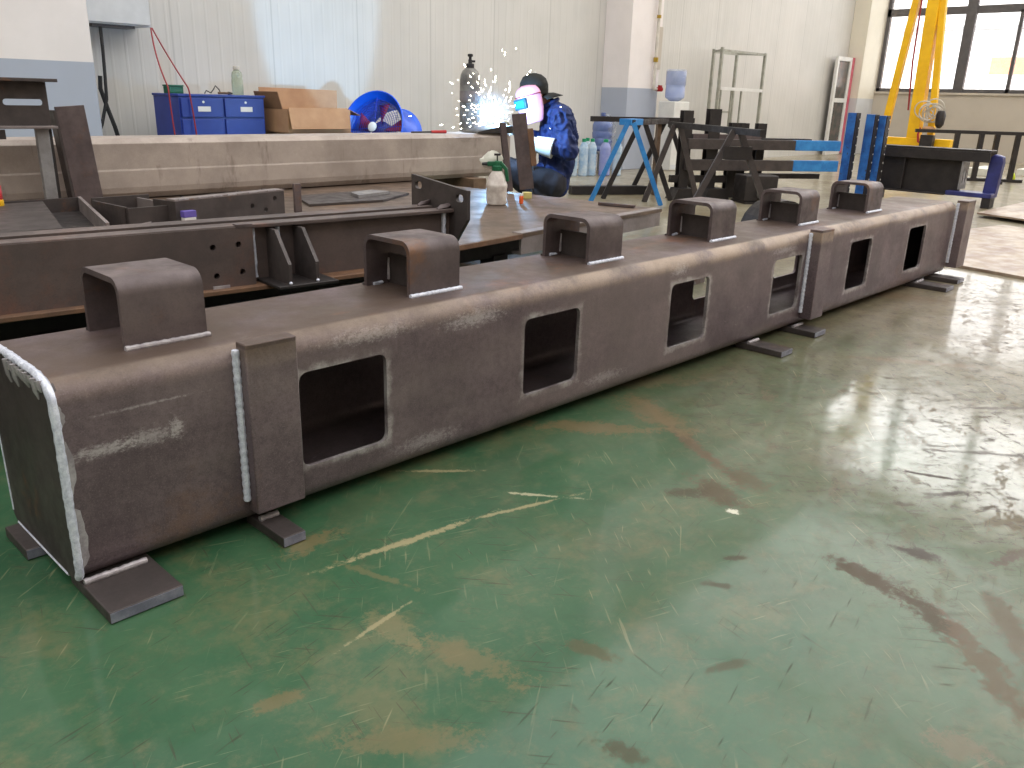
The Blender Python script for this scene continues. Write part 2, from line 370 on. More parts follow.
    def mesh(s, name):
        bmesh.ops.recalc_face_normals(s.bm, faces=s.bm.faces)
        me = bpy.data.meshes.new(name); s.bm.to_mesh(me); s.bm.free(); return me

def link(name, me, mat, parent=None, bevel=0., smooth=35):
    me.materials.append(mat if not isinstance(mat, str) else M[mat])
    o = bpy.data.objects.new(name, me); COL.objects.link(o)
    if parent: o.parent = parent
    if smooth:
        me.shade_smooth(); me.set_sharp_from_angle(angle=R(smooth))
    if bevel:
        b = o.modifiers.new('bevel', 'BEVEL'); b.width = bevel; b.segments = 2; b.limit_method = 'ANGLE'; b.angle_limit = R(40)
        b.harden_normals = False
    return o
def obj(name, mb, mat, parent=None, bevel=0., smooth=35): return link(name, mb.mesh(name), mat, parent, bevel, smooth)
def tag(o, label, cat, group=None, kind=None):
    o['label'] = label; o['category'] = cat
    if group: o['group'] = group
    if kind: o['kind'] = kind
    return o
def thing(name, label, cat, loc=(0,0,0), rz=0., group=None, rot=None):
    o = bpy.data.objects.new(name, None); COL.objects.link(o); o.location = loc
    o.rotation_euler = rot or (0,0,rz); o.empty_display_size = .1
    return tag(o, label, cat, group)
def struct(name, mb, mat, bevel=0.):
    o = obj(name, mb, mat, None, bevel); o['kind'] = 'structure'; return o
def rrect(x0, x1, z0, z1, r, n=5):
    p = []
    for cx, cz, a0 in ((x1-r,z1-r,0),(x0+r,z1-r,pi/2),(x0+r,z0+r,pi),(x1-r,z0+r,1.5*pi)):
        for k in range(n+1): a = a0+pi/2*k/n; p.append((cx+r*cos(a), cz+r*sin(a)))
    return p
def circ(cx, cz, r, n=12): return [(cx+r*cos(2*pi*k/n), cz+r*sin(2*pi*k/n)) for k in range(n)]
def cut(me, cutters):
    """exact boolean difference; returns a new mesh, temporary objects are removed"""
    a = bpy.data.objects.new('tmp', me); COL.objects.link(a); tmp = [a]
    for c in cutters:
        o = bpy.data.objects.new('tmpc', c); COL.objects.link(o); tmp.append(o)
        m = a.modifiers.new('b', 'BOOLEAN'); m.operation = 'DIFFERENCE'; m.solver = 'EXACT'; m.object = o
    dg = bpy.context.evaluated_depsgraph_get(); dg.update()
    r = bpy.data.meshes.new_from_object(a.evaluated_get(dg))
    for o in tmp: bpy.data.objects.remove(o)
    return r
def bead(a, b, r=.006, n=None):
    a, b = Vector(a), Vector(b); L = (b-a).length; n = n or max(6, int(L/.006))
    pts = [a+(b-a)*i/n for i in range(n+1)]
    return MB().tube(pts, [r*(.96+.10*sin(i*2.1)+random.uniform(-.05,.05)) for i in range(n+1)], 10)

# ------------------------------------------------------------------ the hall
YW, XW = 6.2, 18.0
struct('floor', MB().box(-9, XW+.3, -9, YW+.3, -.2, 0), 'floor')
struct('wall_back', MB().box(-9, XW+.3, YW, YW+.25, 0, 8.0), 'panel')
struct('wall_left', MB().box(-9.25, -9, -9, YW, 0, 8.0), 'plaster')
struct('wall_front', MB().box(-9, XW, -9.25, -9, 0, 8.0), 'plaster')
struct('ceiling', MB().box(-9, XW+.3, -9, YW+.3, 8.0, 8.2), 'ceil')
# window wall with three openings
WZ0, WZ1 = 1.24, 7.2
WM0, WM1 = 3.9, 5.0
WINS = [(1.1, 5.86), (-4.1, .5), (-8.6, -4.7)]
wm = MB(); ys = [-9.]
wm.box(XW, XW+.3, -9, YW, 0, WZ0); wm.box(XW, XW+.3, -9, YW, WZ1, 8.0)
edges = [(5.86, YW), (.5, 1.1), (-4.7, -4.1), (-9, -8.6)]
wm.box(XW, XW+.3, -9, YW, WM0, WM1)
for a, b in edges: wm.box(XW, XW+.3, a, b, WZ0, WZ1)
struct('wall_right', wm, 'plaster')
glass = clear('window_glass', (245,248,250), 0., 1.45, 1.)
for i, (a, b) in enumerate(WINS):
    root = bpy.data.objects.new('window_%d' % (i+1), None); COL.objects.link(root); root['kind'] = 'structure'
    f = MB(); x0, x1 = XW+.02, XW+.1
    w = b-a; n = 3; step = w/n
    for z0, z1 in ((WZ0, WM0), (WM1, WZ1)):
        f.box(x0, x1, a, b, z0, z0+.07).box(x0, x1, a, b, z1-.07, z1).box(x0, x1, a, a+.07, z0, z1).box(x0, x1, b-.07, b, z0, z1)
        for k in range(1, n): f.box(x0-.02, x1, b-k*step-.09, b-k*step+.09, z0, z1)
    f.box(x0, x1, a, b, 2.66, 2.80)
    for k in range(1, n): f.box(x0, x1, b-k*step-step*.55-.03, b-k*step-step*.55+.03, WZ0, 2.7)
    obj('window_frame', f, 'frameg', root)
    obj('window_pane', MB().box(XW+.05, XW+.06, a+.05, b-.05, WZ0+.05, WM0-.05), glass, root)
    obj('window_pane', MB().box(XW+.05, XW+.06, a+.05, b-.05, WM1+.05, WZ1-.05), glass, root)
    obj('window_sill', MB().box(XW-.03, XW+.02, a-.05, b+.05, WZ0-.04, WZ0), 'plaster', root)
def pillar(x0, x1, y0, mat):
    return struct('pillar', MB().box(x0, x1, y0, YW, 0, 8.0), mat, .006)
pillar(1.15, 2.235, 5.5, 'pillar')
pillar(9.33, 10.04, 5.75, 'pillar')
pillar(17.2, XW, 5.87, 'pillar2')
# outside, seen through the windows
struct('ground_outside', MB().box(XW+.3, 45, -30, 30, -.3, -.1), 'concrete')
t = thing('neighbour_building', 'pale overexposed building standing outside beyond the grey windows', 'building', (30,4,0))
obj('wall', MB().box(0, 6, -24, 16, -.1, 9), 'outwall', t)
obj('orange_band', MB().box(-.06, 0, -24, 3.2, 2.0, 2.5), 'outband', t)
for k in range(5): obj('facade_window', MB().box(-.05, .02, -14+k*3.1, -13.1+k*3.1, 1.2, 3.6), 'outdark', t)
obj('facade_rail', MB().box(-.2, 0, -24, 16, 3.3, 3.42), 'outdark', t)

# ------------------------------------------------------------------ main girder on its feet
GL, GW, GZ0, GZ1 = 4.806, .372, .024, .4315
g = thing('box_girder', 'long dark steel box girder with square cut-outs lying across the green floor', 'steel girder')
rr_ = .045
outer = rrect(0, GW, GZ0, GZ1, rr_, 8); inner = rrect(.012, GW-.012, GZ0+.012, GZ1-.012, rr_-.012, 8)
shell = MB().ringsolid(outer, inner, 0, GL, 'x').mesh('body')
cutters = []
c = MB()
for k in range(6):
    a = BX0+k*BD; c.prism(rrect(a, a+BW, BZ0, BZ1, .022), -.1, GW+.1 if k in (2,3,4) else .1)
shell = cut(shell, [c.mesh('c')])
link('body', shell, 'girder', g)
obj('end_plate', MB().prism(rrect(.004, GW-.004, GZ0+.004, GZ1-.004, .03, 6), GL-.012, GL, 'x'), 'dark', g)
ep = obj('end_plate', MB().prism(rrect(.004, GW-.004, GZ0+.004, GZ1-.004, .03, 6), -.006, .012, 'x'), 'dark', g)
# ragged weld round the end: top edge and front corner, with ground patches
w = MB(); pts = []; rs = []
path = [(0,.36,.432),(0,.25,.434),(0,.14,.434),(0,.06,.433),(0,.02,.424),(0,.002,.40),(0,-.003,.34),(0,-.003,.22),(0,-.003,.10),(0,-.001,.05),(0,.012,.028)]
for (a, b) in zip(path, path[1:]):
    a, b = Vector(a), Vector(b); n = max(2, int((b-a).length/.008))
    for i in range(n): pts.append(a+(b-a)*i/n); rs.append(.0082+random.uniform(-.0008,.0008))
w.tube(pts, rs, 10, jitter=.05)
obj('weld_bead', w, 'weld', g)
for k in range(9):      # runs of spatter hanging from the top weld
    y = .03+k*.022; L = random.uniform(.012,.05); obj('spatter_run', MB().tube([(-.008,y,.43),(-.0085,y-.003,.43-L*.6),(-.0065,y-.005,.43-L)], [.008,.006,.002], 8), 'ground', g)
for (z0, z1, d) in ((.20,.33,.020),(.05,.19,.026),(.34,.39,.016)):
    pr = [(0,z0)]
    for i in range(1,10): u = i/10; pr.append((d*(.35+.65*sin(pi*u)**.6)*random.uniform(.8,1.1), z0+(z1-z0)*u))
    obj('grinding_patch', MB().prism(pr+[(0,z1)], -.0016, .002), 'ground', g)
w = MB()
for (a, b) in (((-.004,.36,.05),(-.004,.37,.40)),((-.004,.05,.027),(-.004,.34,.027))): obj('weld_bead', MB().tube([a, b], .004, 6), 'weld', g)
# side plates with a blue-white bead at their near edge
for x, wd, th in ((.356,.119,.036), (2.962,.115,.052), (4.822,.14,.056)):
    sp = obj('side_plate', MB().box(x, x+wd, -th, .004, .058, .440), 'girder', g, .003)
    obj('weld_bead', bead((x-.006,-.006,.085), (x-.006,-.006,.425), .0085), 'weld', sp)
# six saddle brackets
for k in range(6):
    x = .178+k*.7245; wd = .172; y0, y1 = .110, .306; h = .142; z = GZ1
    t_ = .012; r = .034
    def up(y0, y1, zt, r, n=6):
        p = [(y0, z-.002)]
        for j in range(n+1): a = pi-pi/2*j/n; p.append((y0+r+r*cos(a), zt-r+r*sin(a)))
        for j in range(n+1): a = pi/2-pi/2*j/n; p.append((y1-r+r*cos(a), zt-r+r*sin(a)))
        p.append((y1, z-.002)); return p
    o_, i_ = up(y0,y1,z+h,r), up(y0+t_,y1-t_,z+h-t_,r-t_)
    mb = MB(); V = [[mb.bm.verts.new((xx, p[0], p[1])) for p in q] for xx in (x, x+wd) for q in (o_, i_)]
    oa, ia, ob, ib = V; F = mb.bm.faces.new
    for j in range(len(o_)-1):
        F((oa[j],oa[j+1],ob[j+1],ob[j])); F((ia[j],ib[j],ib[j+1],ia[j+1])); F((oa[j],ia[j],ia[j+1],oa[j+1])); F((ob[j],ob[j+1],ib[j+1],ib[j]))
    for j in (0, -1): F((oa[j],ob[j],ib[j],ia[j]))
    s_ = obj('saddle_bracket', mb, 'bracket', g, 0, 30)
    if k:
        obj('gusset', MB().box(x+.075, x+.085, y0+t_, y1-t_, z, z+.082), 'dark', s_)
        for yy in (y0+t_+.004, y1-t_-.004): obj('tack_weld', MB().tube([(x+.072, yy, z+.01), (x+.072, yy, z+.07)], [.004,.003], 6, jitter=.3), 'ground', s_)
        obj('tack_weld', MB().tube([(x+.02,y1-t_-.004,z+.004),(x+.05,y1-t_-.004,z+.004)], .005, 6, jitter=.3), 'weld', s_)
    obj('weld_bead', bead((x-.002, y0-.004, z+.003), (x+wd+.004, y0-.004, z+.003), .0065), 'weld' if k else 'ground', s_)
    obj('weld_bead', bead((x, y1+.004, z+.002), (x+wd, y1+.004, z+.002), .005), 'dark', s_)
# feet
for (x0, x1, y0, y1, wl) in ((.0,.138,-.132,.06,1), (.372,.426,-.107,.05,1), (2.525,2.615,-.15,.05,1), (2.905,3.005,-.107,.05,1), (4.35,4.47,-.165,.05,1), (4.64,4.75,-.132,.05,0), (-.034,.06,.205,.34,0)):
    f = obj('foot_plate', MB().box(x0, x1, y0, y1, 0.001, .0245), 'dark', g, .002)
    obj('cut_edge', MB().box(x0+.001, x1-.001, y0-.0012, y0+.001, .003, .0225), 'edge', f)
    if wl: obj('weld_bead', bead((x0+.004,-.004,.029), (x1-(x1-x0)*.1,-.004,.029), .007), 'ground', f)

# ------------------------------------------------------------------ work platform behind the girder
ZP = .35
t = thing('work_platform', 'low worn steel work platform behind the long girder', 'work table', (0,0,0))
a7 = R(7)
obj('deck_plate', MB().prism([(-2.6,.70),(1.844,.985),(2.30,1.035),(3.628,1.195),(3.44,2.9),(3.5,3.62),(-2.6,3.5)], ZP-.018, ZP-.001, 'z'), 'table', t)
mch = Matrix.Translation((2.30,1.05,0)) @ Matrix.Rotation(R(7.0), 4, 'Z')
obj('edge_channel', MB().prism([(-.012,.255),(-.012,.352),(.04,.352),(.04,.34),(.0,.34),(.0,.267),(.04,.267),(.04,.255)], 0, 1.33, 'x', mch), 'channel', t)
obj('edge_plate', MB().bar((1.84,.98,ZP-.012), (2.3,1.035,ZP-.012), .01, .02), 'rusty', t)
obj('support_rail', MB().bar((-2.5,1.3,.24), (3.5,1.55,.24), .08, .18).bar((-2.5,3.2,.24), (3.35,3.2,.24), .08, .18), 'black', t)
for x, y in ((-2.2,1.3),(.4,1.42),(2.6,1.51),(3.35,1.54),(-2.2,3.2),(.4,3.2),(3.2,3.2)):
    obj('leg', MB().box(x-.05, x+.05, y-.05, y+.05, 0, .16), 'black', t)
tag(obj('channel_bar', MB().prism([(0,0),(.05,0),(.05,.008),(.008,.008),(.008,.052),(.05,.052),(.05,.06),(0,.06)], 0, 1.5, 'x', Matrix.Translation((2.05,.72,.0)) @ Matrix.Rotation(R(4),4,'Z')), 'channel'),
    'long grey channel bar on the floor between girder and platform', 'steel bar')
tag(obj('flat_bar', MB().bar((3.455,1.515,ZP+.009), (3.515,1.305,ZP+.009), .03, .016), 'bracket', None, .002), 'short brown flat bar lying alone on the platform corner by the blue trestle', 'steel bar')

# welded I-section frame in front of the platform
t = thing('beam_frame', 'rust-brown steel beam frame with gussets, holes and a lugged end plate', 'steel frame', (.14,.845,ZP), R(-5.5))
L0, L1, LS = -2.4, 1.46, .66
H = .195
obj('top_flange', MB().box(L0, L1, 0, .06, H-.012, H), 'ibeam', t, .002)
obj('rear_channel', MB().prism([(.105,H),(.175,H),(.175,.02),(.165,.02),(.165,H-.012),(.105,H-.012)], L0, L1-.02, 'x'), 'ibeam', t)
obj('web', MB().box(L0, L1, .03, .042, .012, H-.012), 'ibeam', t)
obj('bottom_flange', MB().box(L0, L1, -.035, .11, 0, .014), 'rusty', t, .002)
LH = LS+.042
hp = MB().box(L0, LH, -.006, .012, .014, H-.004).mesh('p')
cc = MB()
for x, z in ((LH-.125,.137),(LH-.047,.140),(LH-.12,.052),(LH-.04,.057)): cc.prism(circ(x, z, .009), -.05, .02)
link('hole_plate', cut(hp, [cc.mesh('c')]), 'ibeam', t)
w = MB().box(LH-.135, LH-.085, -.012, -.004, .010, .022)
obj('chipped_paint', w, 'ground', t); obj('corner_chip', MB().box(LH-.05, LH, -.008, .02, H-.006, H+.003), 'bracket', t)
gb = obj('gusset_base', MB().box(LS+.062, LS+.26, -.125, .03, .014, .024), 'black', t, .002)
for x in (LS+.10, LS+.19):
    obj('gusset', MB().prism([(.03,.024),(-.112,.024),(-.112,.085),(-.03,.178),(.03,.178)], x, x+.011, 'x'), 'dark', t)
for x in (LH+.012, LS+.135, L1-.03): obj('weld_bead', MB().tube([(x,.022,.03+.015*i) for i in range(11)], .007, 6, jitter=.25), 'weld', t)
for x, y in ((LS+.105,-.112),(LS+.195,-.112)): obj('tack_weld', MB().sphere((x,y,.028), (.006,.006,.005), 8, 6), 'weld', t)
lp = MB().prism([(-.075,.265),(.27,.295),(.27,0),(.06,0),(.02,.045),(-.075,.165)], L1, L1+.014, 'x').mesh('p')
cc = MB()
for y, zz in ((-.03,.222),(.225,.245)): cc.prism(rrect(y-.022,y+.022,zz,zz+.027,.012), L1-.1, L1+.1, 'x')
link('lug_plate', cut(lp, [cc.mesh('c')]), 'dark', t)
for y in (0.02,.14): obj('weld_knot', MB().tube([(L1-.06,y,H+.001),(L1-.04,y+.006,H+.004),(L1-.02,y+.01,H+.006),(L1,y+.012,H+.012)], [.004,.009,.011,.008], 7, jitter=.35), 'bracket', t)

# trough at the far left of the platform
t = thing('steel_trough', 'shallow dark steel trough with a sloping lid plate at left end of platform', 'steel fabrication', (.0,0,ZP))
sk = lambda x, y: (x + (y-1.85)*.245, y)
def quad(xa, xb, ya, yb): return [sk(xa,ya), sk(xb,ya), sk(xb,yb), sk(xa,yb)]
obj('base_plate', MB().prism(quad(-.5,.83,1.85,2.75), .0, .01, 'z'), 'black', t)
obj('lid_plate', MB().prism(quad(-.5,.66,1.87,2.72), .055, .066, 'z'), 'dark', t)
obj('side_plate', MB().prism(quad(.815,.83,1.85,2.75), .01, .075, 'z'), 'channel', t)
obj('side_plate', MB().prism(quad(-.5,.83,2.735,2.75), .01, .072, 'z'), 'dark', t); obj('side_plate', MB().prism(quad(-.5,.83,1.85,1.862), .01, .055, 'z'), 'dark', t)
for x, y, zz in ((.1,1.865,.057),(.55,1.865,.057),(.8,1.86,.058),(.35,2.5,.067)): a, b = sk(x,y); obj('tack_weld', MB().sphere((a,b,zz), (.008,.008,.004), 8, 6), 'ground', t)

# plate boxes and ribbed channel behind the frame
t = thing('plate_box', 'open box of dark plates between trough and ribbed channel', 'steel fabrication', (.98,2.06,ZP), R(4))
obj('front_plate', MB().box(0,.21,0,.01,0,.095), 'dark', t); obj('rear_plate', MB().box(0,.26,.30,.31,0,.11), 'dark', t)
obj('side_plate', MB().box(0,.01,0,.31,0,.10), 'dark', t); obj('side_plate', MB().box(.2,.21,0,.31,0,.10), 'channel', t)
obj('offcut_bar', MB().bar((.03,-.06,.012),(.10,.02,.03),.035,.012), 'channel', t)
t = thing('ribbed_channel', 'dark channel with ribs and white chalk marks behind the rust-brown frame', 'steel fabrication', (1.175,2.02,ZP), R(12))
cw = MB().box(0,.62,0,.010,0,.115).mesh('p'); cc = MB()
for x, z in ((.50,.035),(.56,.085),(.42,.06)): cc.prism(circ(x,z,.012), -.05, .05)
link('front_web', cut(cw, [cc.mesh('c')]), 'dark', t)
obj('top_flange', MB().box(0,.62,0,.06,.115,.123), 'channel', t); obj('bottom_flange', MB().box(0,.62,0,.16,0,.008), 'dark', t)
for x in (0,.14,.30,.46,.612): obj('rib', MB().box(x,x+.008,.01,.15,.008,.115), 'dark', t)
for x in (.02,.12,.20,.28,.40,.52): obj('chalk_mark', MB().box(x, x+.05, -.002, .004, .119, .1245), 'ground', t)
tag(obj('flat_bar', MB().box(1.865,1.905,2.19,2.205,ZP,ZP+.14), 'bracket', None, .002), 'short upright flat bar standing at the right end of ribbed channel', 'steel bar')
t = thing('small_carton', 'tiny purple and white packet standing before the ribbed channel', 'packet', (1.19,1.975,ZP), R(5))
obj('packet_base', MB().box(0,.055,0,.028,0,.05), 'label', t, .002); obj('printed_lid', MB().box(-.002,.057,-.001,.029,.05,.078), 'purple', t, .002)
# scraps by the beige beam; the dark sheet partly stands in for shade
mb = MB(); P_ = [(2.05,2.35),(2.5,2.3),(2.85,2.5),(2.75,2.75),(2.2,2.72)]
mb.prism(P_, ZP+.001, ZP+.012, 'z'); tag(obj('shade_scrap_sheet', mb, 'dark'), 'dark scrap sheet, partly standing in for shade, on platform in front of the beige beam', 'steel sheet')
mb = MB().prism([(2.42,2.42),(2.7,2.5),(2.66,2.62),(2.48,2.58)], ZP+.013, ZP+.03, 'z'); tag(obj('scrap_offcut', mb, 'grey'), 'small grey offcut lying on the dark sheet', 'steel offcut')
# red can with yellow foot at the left edge
t = thing('spray_can', 'red can with yellow foot at the left edge before the beige beam', 'can', (.66,2.66,ZP+.066))
obj('can_body', MB().lathe([(.032,.025),(.034,.03),(.034,.085),(.024,.10),(.010,.105)], 16), 'red', t)
obj('can_foot', MB().lathe([(.034,.0005),(.036,.004),(.036,.025),(.03,.028)], 16), 'yellow', t)

# ------------------------------------------------------------------ beige bent-plate beam
t = thing('bent_plate_beam', 'long beige folded plate beam lying along the rear of the platform', 'steel beam', (0,3.1,ZP))
def foldpts(o):
    return [(.006+o,.03+o*.6),(.0+o,.06),(.0+o,.145),(.003+o,.155),(.003+o,.285),(.03+o*.6,.31-o),(.30-o*.4,.31-o),(.335-o,.27),(.335-o,.03+o*.6),(.30,.0+o),(.03,.0+o)]
obj('beam_shell', MB().ringsolid([(p[0],p[1]+.005) for p in foldpts(0)], [(p[0],p[1]+.005) for p in foldpts(.01)], -1.6, 4.34, 'x'), 'beige', t, .005, 8)
# front of the beam: vertical scratches as thin grooves are part of the plate colour; dunnage under it
tag(obj('dunnage_block', MB().box(3.86,3.99,3.0,3.5,.0,ZP+.004), 'wood'), 'timber block carrying the right end of the beige beam', 'timber block')
t = thing('striker_lighter', 'small red handled tool lying on top of the beige beam', 'hand tool', (3.60,3.22,ZP+.316), R(-12))
obj('handle', MB().tube([(0.04,0,.011),(.16,0,.012)], [.010,.012], 10), 'red', t); obj('shaft', MB().tube([(-.12,0,.008),(.04,0,.010)], .006, 8), 'black', t)
tag(obj('cover_plate', MB().prism([(0,0),(.34,.0),(.34,.055),(.22,.05),(.02,.012)], 0, .20, 'y', Matrix.Translation((4.0,3.12,ZP+.317)) @ Matrix.Rotation(R(-8),4,'Z')), 'black'), 'black wedge-shaped plate on the beige beam beside the sparks', 'steel plate')

# uprights standing on the platform: left
t = thing('slotted_stand', 'slotted dark steel bracket on a grey upright bar at left edge', 'steel bracket', (.80,2.92,ZP))
sp = MB().box(-.12,.222,0,.012,.39,.585).mesh('p')
link('slot_plate', cut(sp, [MB().prism(rrect(.03,.20,.48,.508,.013), -.05, .05).mesh('c')]), 'dark', t)
obj('top_flange', MB().box(-.12,.25,-.08,.09,.585,.60), 'dark', t, .002)
obj('bottom_flange', MB().box(-.12,.235,-.05,.06,.378,.39), 'channel', t, .002)
obj('upright_bar', MB().bar((.175,.0,.0),(.175,.0,.378),.03,.055, up=(1,0,0)), 'grey', t, .002)
obj('side_strip', MB().box(.205,.217,-.01,.05,0,.378), 'black', t)
t = thing('upright_plate', 'tall broad brown plate standing upright beside the slotted bracket', 'steel plate', (1.10,2.96,ZP), 0)
t.rotation_euler = (0, R(-4.5), 0)
obj('plate', MB().box(.0,.135,0,.016,.006,.475), 'bracket', t, .002)
obj('side_flange', MB().box(-.012,.0,0,.07,.006,.46), 'dark', t, .002)
tag(obj('plate_offcut', MB().prism([(0,0),(.26,0),(.26,.045),(.13,.045)], 0, .012, 'y', Matrix.Translation((.64,3.2,ZP+.315))), 'dark'), 'low dark wedge plate standing on the beige beam behind the slotted bracket', 'steel offcut')
# uprights by the welder
def lean(t, loc, deg, rz):
    t.rotation_mode = 'QUATERNION'; t.rotation_quaternion = (Matrix.Rotation(R(deg), 3, Vector((.717,.697,0))) @ Matrix.Rotation(R(rz), 3, 'Z')).to_quaternion()
t = thing('upright_bracket', 'tall brown upright plate with side block standing before the welder', 'steel plate', (3.545,2.235,ZP+.012), R(-40))
obj('plate', MB().box(0,.092,0,.02,0,.468), 'bracket', t, .002)
lean(t, None, -8, -44)
obj('side_block', MB().box(.088,.125,-.005,.06,.14,.37), 'rusty', t, .004)
t = thing('upright_angle', 'narrow brown angle bar standing just left of the tall upright plate', 'steel bar', (3.44,2.25,ZP+.007), R(-40))
lean(t, None, -8, -44)
obj('front_leg', MB().box(0,.042,0,.008,0,.42), 'bracket', t); obj('side_leg', MB().box(0,.008,0,.05,0,.42), 'dark', t)
t = thing('tape_roll', 'small tan roll on the platform beside the white sprayer', 'tape roll', (3.34,1.98,ZP))
obj('roll', MB().lathe([(.022,0.0005),(.03,.001),(.03,.035),(.022,.036)], 18), 'tan', t)
t = thing('lighter', 'tiny orange lighter standing at the foot of the white sprayer', 'lighter', (3.10,1.80,ZP))
obj('body', MB().box(-.012,.012,-.007,.007,0,.045), 'orange', t, .003); obj('top', MB().box(-.011,.011,-.006,.006,.045,.058), 'label', t, .002)
# pump sprayer
t = thing('pump_sprayer', 'dirty white pump sprayer with green head standing on the platform', 'sprayer', (2.96,1.86,ZP), R(-46))
obj('bottle', MB().lathe([(.050,0),(.056,.006),(.058,.03),(.057,.085),(.060,.10),(.060,.112),(.056,.118),(.044,.16),(.028,.185),(.024,.19)], 28), 'sprayer', t)
obj('collar', MB().lathe([(.027,.185),(.03,.188),(.03,.21),(.022,.215),(.020,.235),(.012,.24)], 20), 'green', t)
h = obj('trigger_head', MB().bar((-.055,0,.222),(.03,0,.226),.026,.026).bar((.02,0,.228),(.055,0,.19),.028,.02).bar((.05,0,.2),(.06,0,.13),.026,.018), 'green', t, .004)
obj('nozzle', MB().tube([(-.085,0,.221),(-.05,0,.222)], [.008,.011], 10), 'blackrub', h)
obj('pump_rod', MB().cyl((0,0,.235),(0,0,.27),.004,8).box(-.018,.018,-.009,.009,.268,.279), 'black', t)
w = MB().sphere((-.03,.045,.235), (.062,.02,.05), 18, 12)
for v in w.bm.verts: v.co += Vector((noise.noise(v.co*38),noise.noise(v.co*38+Vector((3,1,2)))*.5,noise.noise(v.co*38+Vector((7,7,2)))))*.022
obj('draped_rag', w, 'paper', t)
# ------------------------------------------------------------------ along the rear wall
t = thing('tool_cabinet', 'low blue steel tool cabinet against the rear wall', 'cabinet', (2.80,5.35,0))
obj('carcass', MB().box(0,.765,0,.46,.06,.86), 'cabinet', t, .003); obj('plinth', MB().box(.02,.745,.03,.44,0,.06), 'black', t)
obj('top_board', MB().box(-.008,.773,-.012,.468,.86,.879), 'cabinet', t, .003)
for x in (.012,.392):
    d = obj('drawer', MB().box(x,x+.362,-.016,-.001,.70,.85), 'cabinet', t, .004)
    obj('label_plate', MB().box(x+.14,x+.25,-.019,-.016,.745,.785), 'label', d)
    obj('keyhole', MB().cyl((x+.19,-.020,.82),(x+.19,-.016,.82),.010,12), 'label', d)
    dd = obj('door', MB().box(x,x+.362,-.014,-.001,.08,.685), 'cabinet', t, .004)
    obj('handle', MB().box(x+.30,x+.325,-.03,-.014,.36,.46), 'black', dd, .003)
t = thing('green_box', 'small green box lying on top of the blue cabinet', 'box', (2.86,5.62,.8795), R(8))
obj('box_body', MB().box(0,.13,0,.09,0,.055), 'green', t, .004); obj('box_lid', MB().box(-.004,.134,-.004,.094,.055,.068), 'green', t, .003)
t = thing('wire_scrap', 'tangle of thin dark wire on top of the blue cabinet', 'wire', (3.08,5.45,.8795))
obj('wire', MB().tube([(0,0,.008),(.03,.03,.03),(.06,.01,.012),(.10,.03,.045),(.11,.02,.07),(.13,.0,.04),(.16,.03,.01)], .005, 6), 'blackrub', t)
for x, l in ((3.20,'two brown pliers lying beside the clear bottle on the blue cabinet'),):
    t = thing('hand_pliers', 'dark pliers lying beside the clear bottle on the blue cabinet', 'hand tool', (x,5.44,.8795), R(10))
    obj('handle', MB().tube([(0,0,.012),(.05,.012,.014),(.10,.0,.012)], .009, 8), 'wood', t); obj('handle', MB().tube([(0,0.01,.012),(.05,-.012,.014),(.10,.008,.012)], .009, 8), 'wood', t); obj('jaws', MB().tube([(.10,.004,.012),(.145,.004,.012)], [.014,.006], 8), 'black', t)
t = thing('glass_bottle', 'clear empty bottle with pale cap standing on the blue cabinet', 'bottle', (3.41,5.50,.8795))
obj('bottle_body', MB().lathe([(.044,0),(.048,.006),(.048,.12),(.044,.135),(.047,.15),(.040,.185),(.024,.20),(.023,.205)], 22), 'glassb', t)
obj('cap', MB().lathe([(.026,.2055),(.029,.208),(.029,.232),(.026,.234)], 18), 'hose', t)
# cartons
t = thing('cardboard_carton', 'large closed brown carton carrying the open carton beside the blue fan', 'carton', (3.72,5.12,0), R(2))
obj('carton_body', MB().box(0,.62,0,.52,0,.575), 'card', t, .003)
w = MB()
for k in range(7): w.box(.42+k*.028, .436+k*.028+random.uniform(-.004,.004), -.0025, -.0005, .535, .56)
obj('printed_mark', w, 'ink', t)
t = thing('open_carton', 'open brown carton with raised rear flap on top of the closed carton', 'carton', (3.66,5.13,.576), R(1))
w = MB(); X, Y, Zc, q = .66, .48, .20, .006
w.box(0,X,0,q,0,Zc).box(0,X,Y-q,Y,0,Zc).box(0,q,q,Y-q,0,Zc).box(X-q,X,q,Y-q,0,Zc).box(0,X,0,Y,0,q)
obj('carton_body', w, 'card', t)
obj('rear_flap', MB().prism([(.02,Zc),(.86,Zc),(.86,Zc+.165),(.02,Zc+.175)], Y-q, Y, 'y'), 'card', t)
obj('front_flap', MB().bar((X/2-.02,-.012,Zc+.012),(X/2-.02,-.055,Zc-.165),X*.94,.006, up=(0,1,.2)), 'card', t)
obj('side_flap', MB().bar((.0,Y/2+.03,Zc),(-.04,Y/2+.03,Zc+.14),Y*.8,.006), 'cardin', t)
obj('side_flap', MB().bar((X,Y/2,Zc),(X+.12,Y/2,Zc-.05),Y*.96,.006), 'cardin', t)
